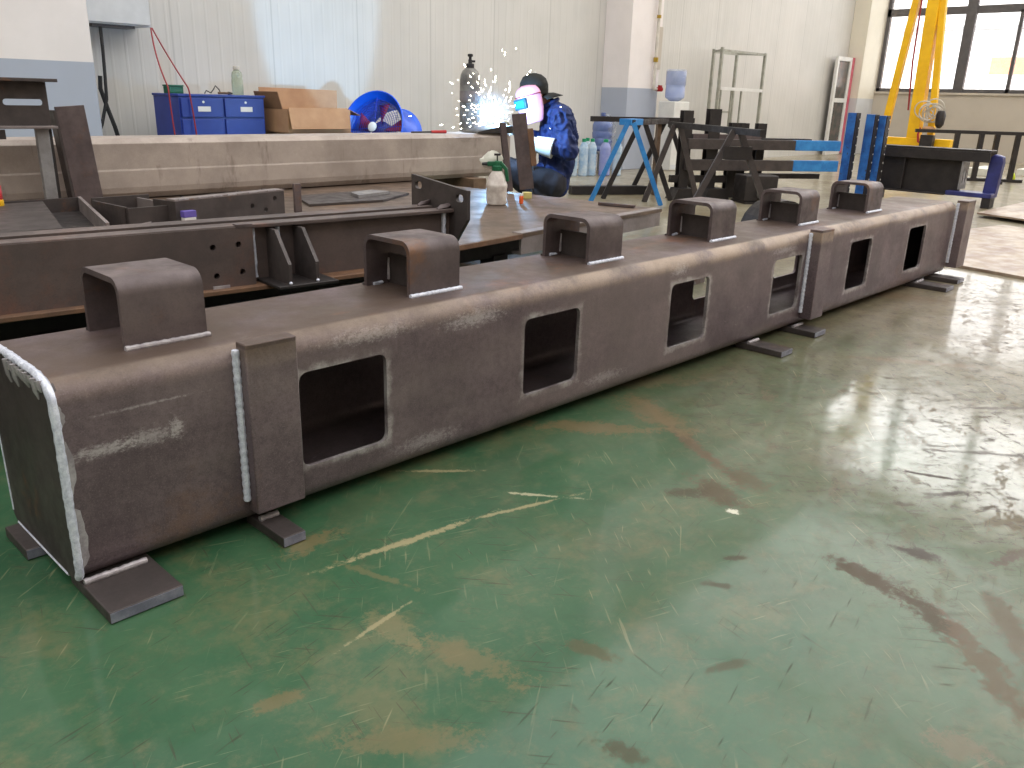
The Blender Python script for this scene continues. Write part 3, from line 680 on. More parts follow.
# drum fan
fc = Vector((4.575,5.15,.625)); tocam = Vector((-5.06,-6.69,0)).normalized(); ri = Vector((.697,-.717,0))
nrm = (tocam*cos(R(32)) - ri*sin(R(32)) + Vector((0,0,.32))).normalized()
zx = Vector((0,0,1)).cross(nrm).normalized(); zy = nrm.cross(zx)
fm = Matrix((zx, zy, nrm)).transposed().to_4x4(); fm.translation = fc
t = thing('drum_fan', 'big blue round drum fan standing at the rear wall', 'fan')
t.location = (fc.x, fc.y, 0); fl = Matrix.Translation((0,0,fc.z)) @ fm.to_3x3().to_4x4()
RF, LF = .282, .40
w = MB(); pr = [(RF+.06,.01),(RF+.02,-.045),(RF,-.07),(RF,-LF+.06),(RF+.012,-LF+.02),(RF+.03,-LF),(RF+.024,-LF),(RF+.004,-LF+.024),(RF-.008,-LF+.06),(RF-.008,-.07),(RF+.010,-.045),(RF+.052,.014)]
rings = [[w.bm.verts.new(fl @ Vector((r*cos(2*pi*k/48), r*sin(2*pi*k/48), z))) for k in range(48)] for r, z in pr]
for i in range(len(pr)):
    A, B = rings[i], rings[(i+1) % len(pr)]
    for k in range(48): w.bm.faces.new((A[k], A[(k+1)%48], B[(k+1)%48], B[k]))
obj('drum', w, 'fan', t)
def grill(z, mat):
    w = MB()
    for k in range(2, 13): w.torus(fl @ Vector((0,0,z)), RF*k/12.6, .0022, fl.to_3x3().to_4x4(), 36, 5)
    for k in range(4): a = pi/4*k*2+.1; w.tube([fl @ Vector((.04*cos(a),.04*sin(a),z)), fl @ Vector(((RF+.01)*cos(a),(RF+.01)*sin(a),z-.01))], .004, 6)
    return w
gf = obj('front_grille', grill(-.03,0), 'navyfan', t); obj('rear_grille', grill(-LF,0), 'elec', t)
obj('badge', MB().lathe([(.044,-.004),(.046,0),(.046,.008),(.040,.012)], 24, fl), 'label', gf)
w = MB()
obj('motor', MB().lathe([(.09,-.30),(.10,-.28),(.10,-.14),(.06,-.12)], 24, fl), 'navy', t)
for k in range(5):
    a = 2*pi*k/5+.3; w = MB(); V = []
    for j in range(5):
        r = .07+(.27-.07)*j/4
        for s_, tw in ((-1,.035),(1,-.035)):
            aa = a+s_*.30; V.append(w.bm.verts.new(fl @ Vector((r*cos(aa), r*sin(aa), -.13+tw))))
    for j in range(4):
        w.bm.faces.new((V[2*j],V[2*j+1],V[2*j+3],V[2*j+2]))
    o = obj('blade', w, 'redcable', t); m_ = o.modifiers.new('s','SOLIDIFY'); m_.thickness = .006
w = MB(); sx = zx
p0 = Vector((0,0,fc.z))
for s_ in (-1,1):
    mid = fl @ Vector((s_*(RF+.02),0,-LF/2)); ft = Vector((mid.x, mid.y, .02))
    w.tube([mid, ft], .018, 10); a = Vector((nrm.x,nrm.y,0)).normalized()
    w.tube([ft+a*.22, ft-a*.22], .018, 10)
w.tube([fl @ Vector((-(RF+.02),0,-LF/2)) * 1.0 - Vector((0,0,fc.z-.02)), fl @ Vector(((RF+.02),0,-LF/2)) - Vector((0,0,fc.z-.02))], .015, 10)
obj('stand', w, 'fan', t)
# gas cylinder
t = thing('gas_cylinder', 'tall grey gas cylinder standing at the rear wall behind the sparks', 'gas cylinder', (6.27,5.62,0))
obj('cylinder_body', MB().lathe([(.10,0),(.112,.01),(.112,1.08),(.105,1.14),(.085,1.185),(.055,1.21),(.036,1.22)], 28), 'cyl', t)
obj('neck_ring', MB().lathe([(.04,1.215),(.044,1.22),(.044,1.255),(.036,1.262)], 20), 'black', t)
v_ = obj('valve', MB().lathe([(.022,1.255),(.022,1.30),(.016,1.305),(.016,1.33)], 14).cyl((0,0,1.285),(.045,-.03,1.285),.012,10), 'black', t)
obj('hand_wheel', MB().lathe([(.022,1.33),(.03,1.335),(.03,1.355),(.02,1.36)], 14), 'black', v_)
obj('label_band', MB().lathe([(.1125,.86),(.1135,.862),(.1135,.975),(.1125,.977)], 28), 'channel', t)
# wall cabinet and cables
t = thing('electrical_cabinet', 'white electrical cabinet high on the wall beside the left pillar', 'electrical cabinet', (2.30,5.9,1.395))
obj('cabinet_box', MB().box(0,.585,0,.298,0,.85), 'elec', t, .004); obj('door', MB().box(.012,.573,-.014,-.001,.012,.838), 'elec', t, .003)
obj('gland_plate', MB().box(.12,.46,.03,.2,-.02,-.0005), 'frameg', t)
t = thing('black_cable', 'thick black cables hanging down the wall from the white electrical cabinet', 'cable', (2.46,5.95,0))
obj('cable', MB().tube([(.03,0,1.374),(.028,0,1.2),(.02,0,1.0),(.01,.0,.82),(-.06,-.02,.62),(-.12,-.03,.5),(-.13,-.03,.01)], .014, 8), 'blackrub', t)
obj('cable', MB().tube([(.0,.05,1.0),(-.01,.05,.9),(.02,.03,.75),(.05,.0,.6),(.075,0,.48),(.08,0,.01)], .018, 8), 'blackrub', t)
t = thing('red_cable', 'pair of thin red cables running from electrical cabinet down over the blue cabinet', 'cable', (2.845,5.62,0))
def sag(a, b, c, n=14):
    a, b, c = Vector(a), Vector(b), Vector(c); return [(a*(1-s)**2+b*2*s*(1-s)+c*s*s) for s in [i/n for i in range(n+1)]]
obj('cable', MB().tube(sag((0,.2,1.385),(-.06,.05,1.15),(-.135,-.30,.93),8)+sag((-.135,-.305,.90),(-.13,-.31,.6),(-.08,-.32,.005),8), .006, 7), 'redcable', t)
obj('cable', MB().tube(sag((.01,.2,1.385),(.04,.05,1.18),(.03,-.30,.93),8)+sag((.035,-.305,.90),(.07,-.31,.6),(.08,-.32,.005),8), .006, 7), 'redcable', t)

# ------------------------------------------------------------------ water bottles, dispenser, pipe
def bottle(x, y, label, mat, h=.455, r=.062):
    t = thing('water_bottle', label, 'water bottle', (x,y,0), random.uniform(0,3), 'water bottles by the middle pillar')
    prof = [(r*.85,0),(r,.012)]
    for k in range(8): z = .03+k*(h*.62/8); prof += [(r,z),(r*.93,z+h*.03)]
    prof += [(r,h*.72),(r*.9,h*.80),(r*.5,h*.91),(r*.36,h*.92)]
    obj('bottle_body', MB().lathe(prof, 20), mat, t); obj('cap', MB().lathe([(r*.42,h*.921),(r*.42,h),(r*.36,h+.002)], 14), 'cap', t)
    return t
bottle(7.93,5.48,'water bottle nearest the welder in the row at the pillar','pet')
bottle(8.06,5.42,'second water bottle from the welder in the row at the pillar','pet')
bottle(8.19,5.39,'third water bottle from the welder, in the middle of the row','pet')
bottle(8.36,5.31,'violet-tinted water bottle, fourth from the welder in the row','petpurple', .45, .075)
bottle(8.50,5.22,'water bottle at the far end of the row beside the blue trestle leg','pet')
bottle(8.30,5.56,'water bottle half hidden behind the middle of the row','pet')
t = thing('low_stand', 'low grey stand under the wrapped blue carboy', 'stand', (8.72,5.66,0))
obj('stand_top', MB().box(-.2,.2,-.18,.18,.25,.28), 'crate', t, .004)
for sx_ in (-.17,.17):
    for sy_ in (-.15,.15): obj('leg', MB().box(sx_-.02,sx_+.02,sy_-.02,sy_+.02,0,.25), 'crate', t)
t = thing('water_carboy', 'large bluish water carboy in clear wrap at the pillar corner', 'water carboy', (8.72,5.66,.281))
rc = .135
prof = [(.11,0),(rc,.02)]
for k in range(3): prof += [(rc,.05+k*.09),(rc*.95,.07+k*.09),(rc,.09+k*.09)]
prof += [(rc,.33),(.11,.39),(.05,.43),(.03,.44)]
obj('carboy_body', MB().lathe(prof, 26), 'bigpet', t)
w = MB().sphere((.05,-.03,.27), (.125,.125,.20), 18, 14)
for v in w.bm.verts: v.co += v.normal*0 + Vector((noise.noise(v.co*14),noise.noise(v.co*14+Vector((3,1,2))),noise.noise(v.co*14+Vector((7,7,2)))))*.03
obj('plastic_wrap', w, 'wrap', t); obj('cap', MB().lathe([(.03,.441),(.032,.445),(.032,.48),(.026,.485)], 14), 'bigpet', t)
t = thing('water_dispenser', 'white floor-standing water dispenser beside the middle pillar', 'water dispenser', (10.05,5.46,0), R(-8))
obj('dispenser_body', MB().box(-.15,.15,-.15,.15,.0,.93), 'white', t, .01); obj('tap', MB().cyl((.03,-.15,.78),(.03,-.19,.78),.012,10), 'frameg', t)
obj('drip_tray', MB().box(-.08,.10,-.19,-.15,.58,.60), 'elec', t); obj('base_plinth', MB().box(-.14,.14,-.155,-.15,.02,.08), 'elec', t)
t = thing('dispenser_carboy', 'upturned blue water carboy sitting on the white dispenser', 'water carboy', (10.05,5.46,.931))
obj('carboy_body', MB().lathe([(.05,0),(.08,.012),(.132,.05),(.135,.08),(.135,.17),(.129,.19),(.135,.21),(.135,.36),(.125,.395),(.05,.40)], 26), 'cooler', t)
obj('dust_cover', MB().lathe([(.14,.215),(.142,.22),(.142,.40),(.132,.418),(.02,.42)], 26), 'wrap', t)
t = thing('water_pipe', 'white water pipe with red valve running down the middle pillar', 'pipe', (9.87,5.70,0))
obj('pipe', MB().cyl((0,0,1.10),(0,0,4.5),.022,12), 'hose', t); obj('joint', MB().cyl((0,0,1.44),(0,0,1.50),.034,12).cyl((0,0,2.0),(0,0,2.04),.030,12), 'brass', t)
obj('elbow', MB().tube([(0,0,1.12),(.005,0,1.09),(.06,-.02,1.085)], .024, 10), 'hose', t); obj('red_valve', MB().cyl((.05,-.02,1.085),(.13,-.05,1.085),.03,12).box(.06,.12,-.06,-.03,1.11,1.14), 'red', t)
tag(obj('pipe_backing', MB().box(9.93,10.04,5.735,5.7495,1.35,1.9), 'plaster'), 'cream backing board beside the white water pipe', 'board')

# grey tube rack against the wall
t = thing('tube_rack', 'empty grey tube rack standing against the rear wall', 'rack', (11.42,5.6,0))
for x, y, hh in ((0.0,.0,1.72),(.36,.36,1.72),(1.06,.36,1.72),(1.32,.0,1.70)):
    obj('post', MB().box(x-.02,x+.02,y-.02,y+.02,0,hh), 'alum', t)
w = MB()
for z in (1.68,): w.bar((0,0,z),(1.32,0,z),.03,.03).bar((.36,.36,z),(1.06,.36,z),.03,.04).bar((0,0,z),(.36,.36,z),.03,.03).bar((1.32,0,z),(1.06,.36,z),.03,.03)
obj('top_rail', w, 'alum', t)
obj('middle_rail', MB().bar((.06,.02,1.14),(1.32,.0,1.13),.05,.045), 'label', t)
obj('lower_rail', MB().bar((.36,.36,.79),(1.06,.36,.79),.03,.03).bar((0,0,.4),(1.32,0,.4),.03,.03), 'alum', t)
for x in (.18,.50,.80): obj('hanging_bar', MB().box(x-.012,x+.012,.05,.075,.3,1.12), 'alum', t)
# loose window leaf
t = thing('window_leaf', 'loose white window leaf with dark panes and pink film leaning in the corner', 'window leaf', (16.42,6.03,0))
w = MB(); X, Zc = .74, 1.85
w.box(0,.07,0,.06,0,Zc).box(X-.17,X-.08,0,.06,0,Zc).box(.07,X-.17,0,.06,0,.08).box(.07,X-.17,0,.06,Zc-.08,Zc).box(.07,X-.17,0,.06,1.0,1.08)
obj('leaf_frame', w, 'white', t, .004)
obj('pane', MB().box(.07,X-.17,.025,.035,.08,1.0), 'darkpane', t); obj('pane', MB().box(.07,X-.17,.025,.035,1.08,Zc-.08), 'darkpane', t)
obj('protective_film', MB().box(X-.08,X+.02,-.005,.055,.02,Zc), 'pinkfilm', t)

# ------------------------------------------------------------------ trestles
def aframe(root, apex, base_dir, spread, z0, mat, sec=.035, cross=None, name='leg', end=None):
    a = Vector(apex); d = Vector(base_dir).normalized()
    for s in (-1,1):
        ft = Vector((a.x, a.y, 0)) + d*s*spread
        top = a + d*s*.025
        obj(name, MB().bar(ft, top, sec, sec*.75, up=(d.y,-d.x,0)), mat[0 if s < 0 else 1] if isinstance(mat, tuple) else mat, root)
# blue-legged trestle
o0 = Vector((6.05,3.22,0)); o1 = Vector((7.30,3.50,0))
t = thing('steel_trestle', 'blue and black steel trestle beside the water bottles', 'trestle', o0)
V0 = lambda v: Vector(v)-o0
pd = Vector((.697,-.717,0))
hd = (Vector((7.30,3.48,0))-Vector((6.05,3.22,0))).normalized()
A = Vector((6.05,3.24,.735)); B = Vector((6.62,3.62,.735))
obj('top_bar', MB().bar(V0(Vector((6.36,3.95,.745))), V0(Vector((7.50,3.50,.745))), .05, .05), 'black', t)
obj('clamp_plate', MB().bar(V0(A)-Vector((.03,-.04,-.005)), V0(A)+Vector((.24,.10,.005)), .12, .055), 'blue', t, .003)
aframe(t, V0(A), pd, .335, 0, 'blue', .042)
aframe(t, V0(Vector((6.48,3.42,.73))), pd, .335, 0, 'black', .045)
aframe(t, V0(Vector((7.2,3.62,.73))), pd, .33, 0, 'black', .045)
obj('brace_tube', MB().bar(V0(A), V0(Vector((7.2,3.62,.735))), .045, .05), 'black', t)
# black trestle
o0 = Vector((6.612,3.127,0)); V0 = lambda v: Vector(v)-o0
t = thing('steel_trestle', 'long black steel trestle standing before the blue-ended rack', 'trestle', o0)
A = Vector((6.57,3.08,.72)); B = Vector((5.84,2.03,.72)); dirv = (B-A).normalized(); pdir = Vector((.80,-.60,0))
obj('top_bar', MB().bar(V0(A-dirv*.18+Vector((0,0,.0))), V0(B+dirv*.44), .05, .05), 'black', t)
aframe(t, V0(A), pd, .26, 0, 'dark', .048); aframe(t, V0(B), pd, .36, 0, 'dark', .048)
mid = B; d_ = pd.normalized()
obj('cross_plate', MB().bar(V0(B+Vector((0,0,-.17))-d_*.10), V0(B+Vector((0,0,-.17))+d_*.13), .06, .10), 'black', t)
tag(obj('timber_board', MB().bar((7.02,3.60,.0),(7.02,3.60,.71),.14,.035, up=(.7,-.7,0)), 'wood'), 'brown board standing upright behind the blue trestle', 'board')
tag(obj('steel_bearer', MB().bar((6.26,4.10,.045),(6.98,3.68,.045),.10,.085), 'black', None, .003), 'short black steel bearer lying on the floor left of the trestles', 'steel bar')

# blue-ended rack of sections
rd = Vector((1.59,-1.0,0)).normalized(); ro_ = Vector((6.90,3.18,0)); ang = math.atan2(rd.y, rd.x)
t = thing('section_rack', 'dark steel rack with blue-painted right ends and tall blue posts', 'rack', ro_, ang)
def hpost(x, y, h, mat, w=.10, d=.10):
    m = MB(); q = .012
    m.box(x-w/2,x+w/2,y-d/2,y-d/2+q,0,h).box(x-w/2,x+w/2,y+d/2-q,y+d/2,0,h).box(x-q/2,x+q/2,y-d/2+q,y+d/2-q,0,h)
    return obj('post', m, mat, t)
hpost(.03,.10,.85,'black',.10,.10); hpost(.32,.10,.87,'black',.12,.10)
for x in (.62,.72,.92): hpost(x,.22,.74,'black',.09,.09)
XB = 1.20
for z0, z1 in ((.49,.588),(.285,.39)):
    r_ = obj('rail', MB().box(.02,XB,-.02,.05,z0,z1), 'dark', t, .003)
    obj('blue_painted_end', MB().box(XB,1.72,-.022,.052,z0-.001,z1+.001), 'blue', r_, .003)
obj('lower_tube', MB().box(-.1,.5,.06,.12,.16,.23).box(.75,1.6,.1,.16,.2,.25), 'black', t)
obj('upper_plate', MB().box(.86,1.42,.05,.20,.586,.60), 'black', t)
obj('top_block', MB().box(.1,.85,.06,.2,.586,.63), 'bracket', t)
mloc = Matrix.Translation(-ro_)
for x, y, h in ((8.432,2.187,.87),(8.592,2.06,.86),(8.70,1.985,.85)):
    q = Matrix.Rotation(-ang, 4, 'Z') @ Matrix.Translation(Vector((x,y,0))-ro_)
    p_ = obj('blue_post', MB().box(-.045,.045,-.03,.055,0,h,q), 'bluepost', t, .004)
    obj('black_flange', MB().box(-.035,.05,-.042,-.0305,0,h,q), 'black', p_)
    for k in range(9): obj('bolt_hole', MB().box(.028,.040,-.045,-.042,.12+k*.085,.135+k*.085,q), 'label', p_)
for x in (.03,.36): obj('base_plate', MB().prism([(x-.14,0),(x+.14,0),(x+.09,.11),(x-.09,.11)], -.06, .14), 'black', t)
t = thing('gear_motor', 'black gearbox with grey motor on the floor under the rack', 'gearbox', (7.15,2.60,0), ang)
obj('housing', MB().box(-.03,.32,-.02,.22,.02,.27), 'black', t, .01); obj('feet', MB().box(-.03,.32,-.05,.25,0,.02), 'black', t)
obj('motor', MB().cyl((.19,-.02,.10),(.19,-.10,.10),.035,16).cyl((.10,-.06,.10),(.28,-.06,.10),.04,16), 'cyl', t)
t = thing('arched_cover', 'low black arched guard on the floor behind the fifth saddle bracket', 'guard', (5.55,1.45,0), R(-35))
w = MB()
for i in range(12):
    a, b = pi*i/12, pi*(i+1)/12; w.prism([(.24*cos(a),.24*sin(a)+.02),(.24*cos(b),.24*sin(b)+.02),(.20*cos(b),.20*sin(b)+.02),(.20*cos(a),.20*sin(a)+.02)], -.12, .12)
obj('arch', w, 'black', t); obj('base_flange', MB().box(-.27,.27,-.14,.14,0,.02), 'black', t)

# black beam with navy foot
t = thing('black_beam', 'short black steel beam on a navy foot beyond the girder end', 'steel beam', (9.07,.95,0), 0)
obj('top_flange', MB().box(-.10,.12,.05,1.22,.535,.555).box(-.10,-.085,.05,1.22,.44,.5345), 'black', t, .003); obj('web', MB().box(-.02,.0,.30,1.22,.11,.5345), 'black', t)
obj('stiffener', MB().box(-.082,-.021,.86,.875,.112,.53), 'black', t)
obj('bottom_flange', MB().box(-.12,.12,.41,1.22,.095,.1095), 'black', t, .003)
e_ = cut(MB().box(-.09,.11,.285,.30,.16,.50).mesh('p'), [MB().prism(rrect(-.05,-.02,.22,.36,.014), .2, .4).prism(rrect(.03,.06,.22,.36,.014), .2, .4).mesh('c')])
link('end_plate', e_, 'grey', t)
obj('navy_bracket', MB().prism([(-.03,.10),(.09,.10),(.075,.49),(.04,.52),(-.035,.50),(-.045,.44)], .0, .10, 'x', Matrix.Translation((.0,0,0))), 'navy', t, .01)
obj('navy_cross', MB().box(-.12,.10,-.03,.40,.10,.144), 'navy', t, .006)
for x, y in ((-.08,0),(.06,.02),(0,1.1)): obj('foot', MB().box(x-.03,x+.05,y-.03,y+.05,0,.10), 'black', t)

# yellow gantry
t = thing('gantry_leg', 'yellow steel gantry with sloping legs before the grey windows', 'gantry', (13.5,3.40,0))
GT = 4.1
obj('base_beam', MB().box(-.09,.09,-.62,.52,.30,.50), 'yellow', t, .006)
obj('main_post', MB().bar((0,-.05,.50),(0,.01,GT),.17,.17, up=(0,1,0)), 'yellow', t, .006)
obj('side_leg', MB().bar((0,.42,.50),(0,.13,GT-.3),.10,.10, up=(0,1,0)), 'yellow', t, .006)
obj('side_leg', MB().bar((0,-.30,.50),(0,-.02,GT-.3),.09,.09, up=(0,1,0)), 'yellow', t, .006)
obj('top_beam', MB().box(-1.2,.2,-.12,.12,GT,GT+.25), 'yellow', t, .006)
for y in (-.50,.40):
    w_ = obj('wheel', MB().cyl((-.05,y,.14),(.05,y,.14),.14,24), 'black', t); obj('fork', MB().box(-.08,-.055,y-.05,y+.05,.10,.31).box(.055,.08,y-.05,y+.05,.10,.31), 'yellow', w_)
obj('power_lead', MB().tube([(-.02,.16,3.6),(-.02,.17,2.5),(-.05,.14,1.6),(-.06,.08,.9)], .014, 7), 'redcable', t)
t = thing('cable_coil', 'loose coil of pale cable hanging on the yellow gantry post', 'cable', (13.34,3.16,0))
for k in range(8):
    c_ = Vector((random.uniform(-.05,.0), random.uniform(-.16,.06), random.uniform(.80,.96))); m = Matrix.Rotation(random.uniform(-.5,.5)+pi/2,4,'Y') @ Matrix.Rotation(random.uniform(-.4,.4),4,'X')
    obj('loop', MB().torus(c_, random.uniform(.08,.16), .009, m, 26, 6), 'hose', t)
t = thing('control_box', 'dark control box with hook on the yellow gantry below the cable coil', 'control box', (13.28,3.08,0))
obj('box_body', MB().box(-.06,.06,-.10,.08,.36,.56), 'black', t, .006)
obj('hook', MB().tube([(0,.12,.66),(0,.14,.56),(0,.12,.46),(0,.05,.42),(0,.0,.47)], [.012,.016,.018,.016,.008], 8), 'red', t)
obj('chain_bag', MB().lathe([(.02,.66),(.06,.70),(.07,.84),(.05,.90),(.03,.91)], 14, None, (0,-.14)), 'black', t)
obj('spool', MB().lathe([(.05,.62),(.09,.64),(.09,.66),(.05,.68)], 16), 'card', t)
# low rail frame and oddments at the right
d_ = Vector((12.95,1.62,0))-Vector((12.2,2.75,0)); a_ = math.atan2(d_.y, d_.x)
t = thing('rail_frame', 'low dark steel rail frame standing beyond the black beam', 'steel frame', (12.1,2.85,0), a_)
obj('top_rail', MB().box(0,1.62,-.03,.03,.62,.665), 'black', t); obj('bottom_rail', MB().box(.62,1.48,-.03,.03,.0,.04), 'black', t)
for x in (.55,.86,1.06,1.32):
    obj('post', MB().box(x-.03,x+.03,-.03,.03,.04,.62), 'black', t)
for x in (.55,1.06): obj('post_foot', MB().box(x-.025,x+.025,-.45,-.03,.0,.04), 'black', t)
t = thing('tee_stand', 'brown tee-topped steel stand at the right edge of the hall', 'stand', (13.6,1.45,0), a_)
obj('post', MB().box(-.06,.06,-.05,.05,.02,.80), 'bracket', t); obj('top_plate', MB().box(-.20,.26,-.08,.08,.80,.86), 'bracket', t); obj('foot_plate', MB().box(-.16,.16,-.12,.12,0,.02), 'bracket', t)
for i, (x, y, l, l2) in enumerate(((14.2,2.45,.9,'pale board lying on the floor below the windows, nearer the gantry'),(14.9,1.9,1.1,'long pale board lying on the floor at the right edge below the windows'))):
    tag(obj('floor_board', MB().box(x-l/2,x+l/2,y-.15,y+.15,.0,.10), 'paper', None, .004), l2, 'board')
tag(obj('tape_roll', MB().torus((13.05,1.78,.05), .05, .03, Matrix.Rotation(R(80),4,'X') @ Matrix.Rotation(.6,4,'Y'), 20, 8), 'tape'), 'bright yellow-green tape roll on the floor by the rail frame', 'tape roll')
# thin rusty sheets on the floor
tag(obj('steel_sheet', MB().prism([(5.26,.27),(5.05,-.62),(6.9,-1.5),(7.6,.42),(6.75,.60)], .001, .018, 'z'), 'sheet'), 'rusty steel sheet lying flat on the floor at the girder end', 'steel sheet')
tag(obj('steel_sheet', MB().prism([(8.1,.78),(7.75,-.2),(9.9,-.9),(10.6,.75)], .03, .045, 'z').box(8.2,8.3,-.1,.5,.001,.03).box(9.6,9.7,-.5,.4,.001,.03), 'sheet'), 'second rusty sheet raised on bearers, farther from the girder end', 'steel sheet')

# ------------------------------------------------------------------ the welder
FR = Vector((.697,-.717,0)); FF = Vector((.717,.697,0)); P0 = Vector((4.98,3.27,0))
def L(r, f, z): return FR*r + FF*f + Vector((0,0,z))
wp = thing('person', 'person in blue jacket, black cap and pink welding mask crouching over sparks', 'person', P0)
def flesh(name, chains, mat, voxel=.012, smooth=4, shape=None, parent=None):
    """one continuous surface: tapered limbs melted together"""
    w = MB()
    for ch in chains:
        for (a, b) in zip(ch, ch[1:]):
            A, B = L(*a[:3]), L(*b[:3]); n = max(2, int((B-A).length/(min(a[3],b[3])*.55)))
            for k in range(n+1):
                u = k/n; w.sphere(A.lerp(B, u), a[3]+(b[3]-a[3])*u, 16, 10)
    me = bpy.data.meshes.new(name); w.bm.to_mesh(me); w.bm.free()
    o = bpy.data.objects.new('tmp', me); COL.objects.link(o)
    m = o.modifiers.new('r', 'REMESH'); m.mode = 'VOXEL'; m.voxel_size = voxel
    m = o.modifiers.new('m', 'SMOOTH'); m.iterations = smooth; m.factor = .5
    dg = bpy.context.evaluated_depsgraph_get(); dg.update()
    r = bpy.data.meshes.new_from_object(o.evaluated_get(dg)); bpy.data.objects.remove(o)
    if shape:
        for v in r.vertices: v.co = shape(v.co)
    r.name = name
    return link(name, r, mat, parent or wp, 0, 70)
S_ = dict(pel=(.03,.0,.27), sp1=(.065,.0,.44), sp2=(.085,0,.63), ch=(.06,0,.77), nk=(.0,0,.865), nh=(-.06,-.0,.90), hd=(-.14,-.01,.935), ht=(-.15,-.01,1.0),
  nsh=(.075,-.16,.785), nel=(.15,-.25,.53), nwr=(-.10,-.20,.57), nha=(-.20,-.16,.62), fsh=(.02,.15,.80), fel=(-.02,.24,.57), fwr=(-.22,.10,.64), fha=(-.30,.05,.67),
  nhp=(.03,-.11,.25), nkn=(-.33,-.17,.36), nan=(-.05,-.14,.11), nto=(-.22,-.15,.045), fhp=(.03,.11,.25), fkn=(-.33,.15,.36), fan=(-.08,.14,.11), fto=(-.26,.15,.045))
q = lambda k, r: (*S_[k], r)
flesh('body', [[q('pel',.12),q('sp1',.11),q('sp2',.12),q('ch',.11),q('nk',.055),q('nh',.055),q('hd',.088),q('ht',.082)],
  [q('ch',.10),q('nsh',.06),q('nel',.045),q('nwr',.032),q('nha',.032)], [q('ch',.10),q('fsh',.06),q('fel',.045),q('fwr',.032),q('fha',.032)],
  [q('pel',.11),q('nhp',.085),q('nkn',.06),q('nan',.042),q('nto',.034)], [q('pel',.11),q('fhp',.085),q('fkn',.06),q('fan',.042),q('fto',.034)]], 'skin')
fd = (-FR*.72 - FF*.55 + Vector((0,0,-.40))).normalized()
hc = L(-.145,-.01,.955)
fs = fd.cross(Vector((0,0,1))).normalized(); fu = fs.cross(fd)
obj('nose', MB().sphere(hc+fd*.098-fu*.01, (.013,.013,.02), 10, 8), 'skin', wp)
for s in (-1,1):
    obj('ear', MB().sphere(hc+fd*.01+fs*.09*s, (.014,.02,.032), 10, 8), 'skin', wp); obj('eye', MB().sphere(hc+fd*.083+fs*.03*s+fu*.02, .012, 10, 8), 'label', wp)
obj('mouth', MB().sphere(hc+fd*.088-fu*.05, (.022,.012,.007), 10, 6), 'redcable', wp)
def crease(co):
    q_ = co*8; d = Vector((noise.noise(q_), noise.noise(q_+Vector((5,2,1))), noise.noise(q_+Vector((1,9,4)))))
    f = abs(noise.noise(Vector((co.x*22+co.z*9, co.y*22, co.z*13)))); ax = L(.07,0,co.z)
    return co + d*.016 + (co-ax).normalized()*(.045*(.22-f))
flesh('jacket', [[q('pel',.150),q('sp1',.150),q('sp2',.158),q('ch',.135),(*L(0,0,0).xyz,0)][:4]+[(.01,0,.85,.078)], [q('ch',.12),q('nsh',.092),q('nel',.075),q('nwr',.052)], [q('ch',.12),q('fsh',.09),q('fel',.072),q('fwr',.052)]], 'jacket', .010, 3, crease)
flesh('trousers', [[q('pel',.138),q('nhp',.118),q('nkn',.086),q('nan',.062)], [q('pel',.138),q('fhp',.118),q('fkn',.086),q('fan',.062)]], 'trouser', .011, 3,
  lambda co: co+Vector((noise.noise(co*12),noise.noise(co*12+Vector((3,3,3))),noise.noise(co*12+Vector((8,3,1)))))*.012)
for k in ('n','f'):
    a, b = S_[k+'an'], S_[k+'to']
    flesh('boot', [[(a[0],a[1],.16,.056),(a[0],a[1],.06,.054),(a[0]-.07,a[1],.052,.048),(b[0],b[1],.044,.040)]], 'boot', .008, 2)
    # collar of the work jacket
obj('collar', MB().torus(L(-.015,0,.885), .078, .016, Matrix.Rotation(R(-28), 4, FF), 24, 8), 'jacket', wp)
def glove(wr, ha, curl_dir, thumb_side):
    wr, ha = Vector(wr), Vector(ha); d = (ha-wr).normalized(); up = Vector(curl_dir).normalized(); side = d.cross(up).normalized()*thumb_side
    o = flesh('glove', [[(*(wr-d*.03),.052),(*(wr+d*.02),.045),(*(wr+d*.05),.040)], [(*(wr+d*.05+side*.018),.032),(*(wr+d*.09+side*.02),.026)], [(*(wr+d*.05-side*.02),.032),(*(wr+d*.085-side*.022),.026)]], 'glove', .007, 2)
    for k, ln in enumerate((.075,.085,.08,.065)):
        b0 = wr+d*.085+side*(.036-.022*k); p1 = b0+d*ln*.45; p2 = p1+d*ln*.22+up*ln*.3; p3 = p2-d*ln*.12+up*ln*.33
        flesh('finger', [[(*b0,.0125),(*p1,.012),(*p2,.011),(*p3,.0095)]], 'glove', .004, 1, None, o)
    b0 = wr+d*.035+side*.035; p1 = b0+side*.03+d*.025; p2 = p1+d*.03+up*.02
    flesh('thumb', [[(*b0,.016),(*p1,.0135),(*p2,.011)]], 'glove', .004, 1, None, o)
glove(S_['nwr'], S_['nha'], (0,.3,-1), 1); glove(S_['fwr'], S_['fha'], (0,-.3,-1), -1)
# pale gauntlet cuff and forearm patch
obj('gauntlet_cuff', MB().tube([L(.02,-.235,.543), L(-.05,-.215,.557), L(-.12,-.195,.575)], [.082,.074,.062], 16), 'glove', wp)
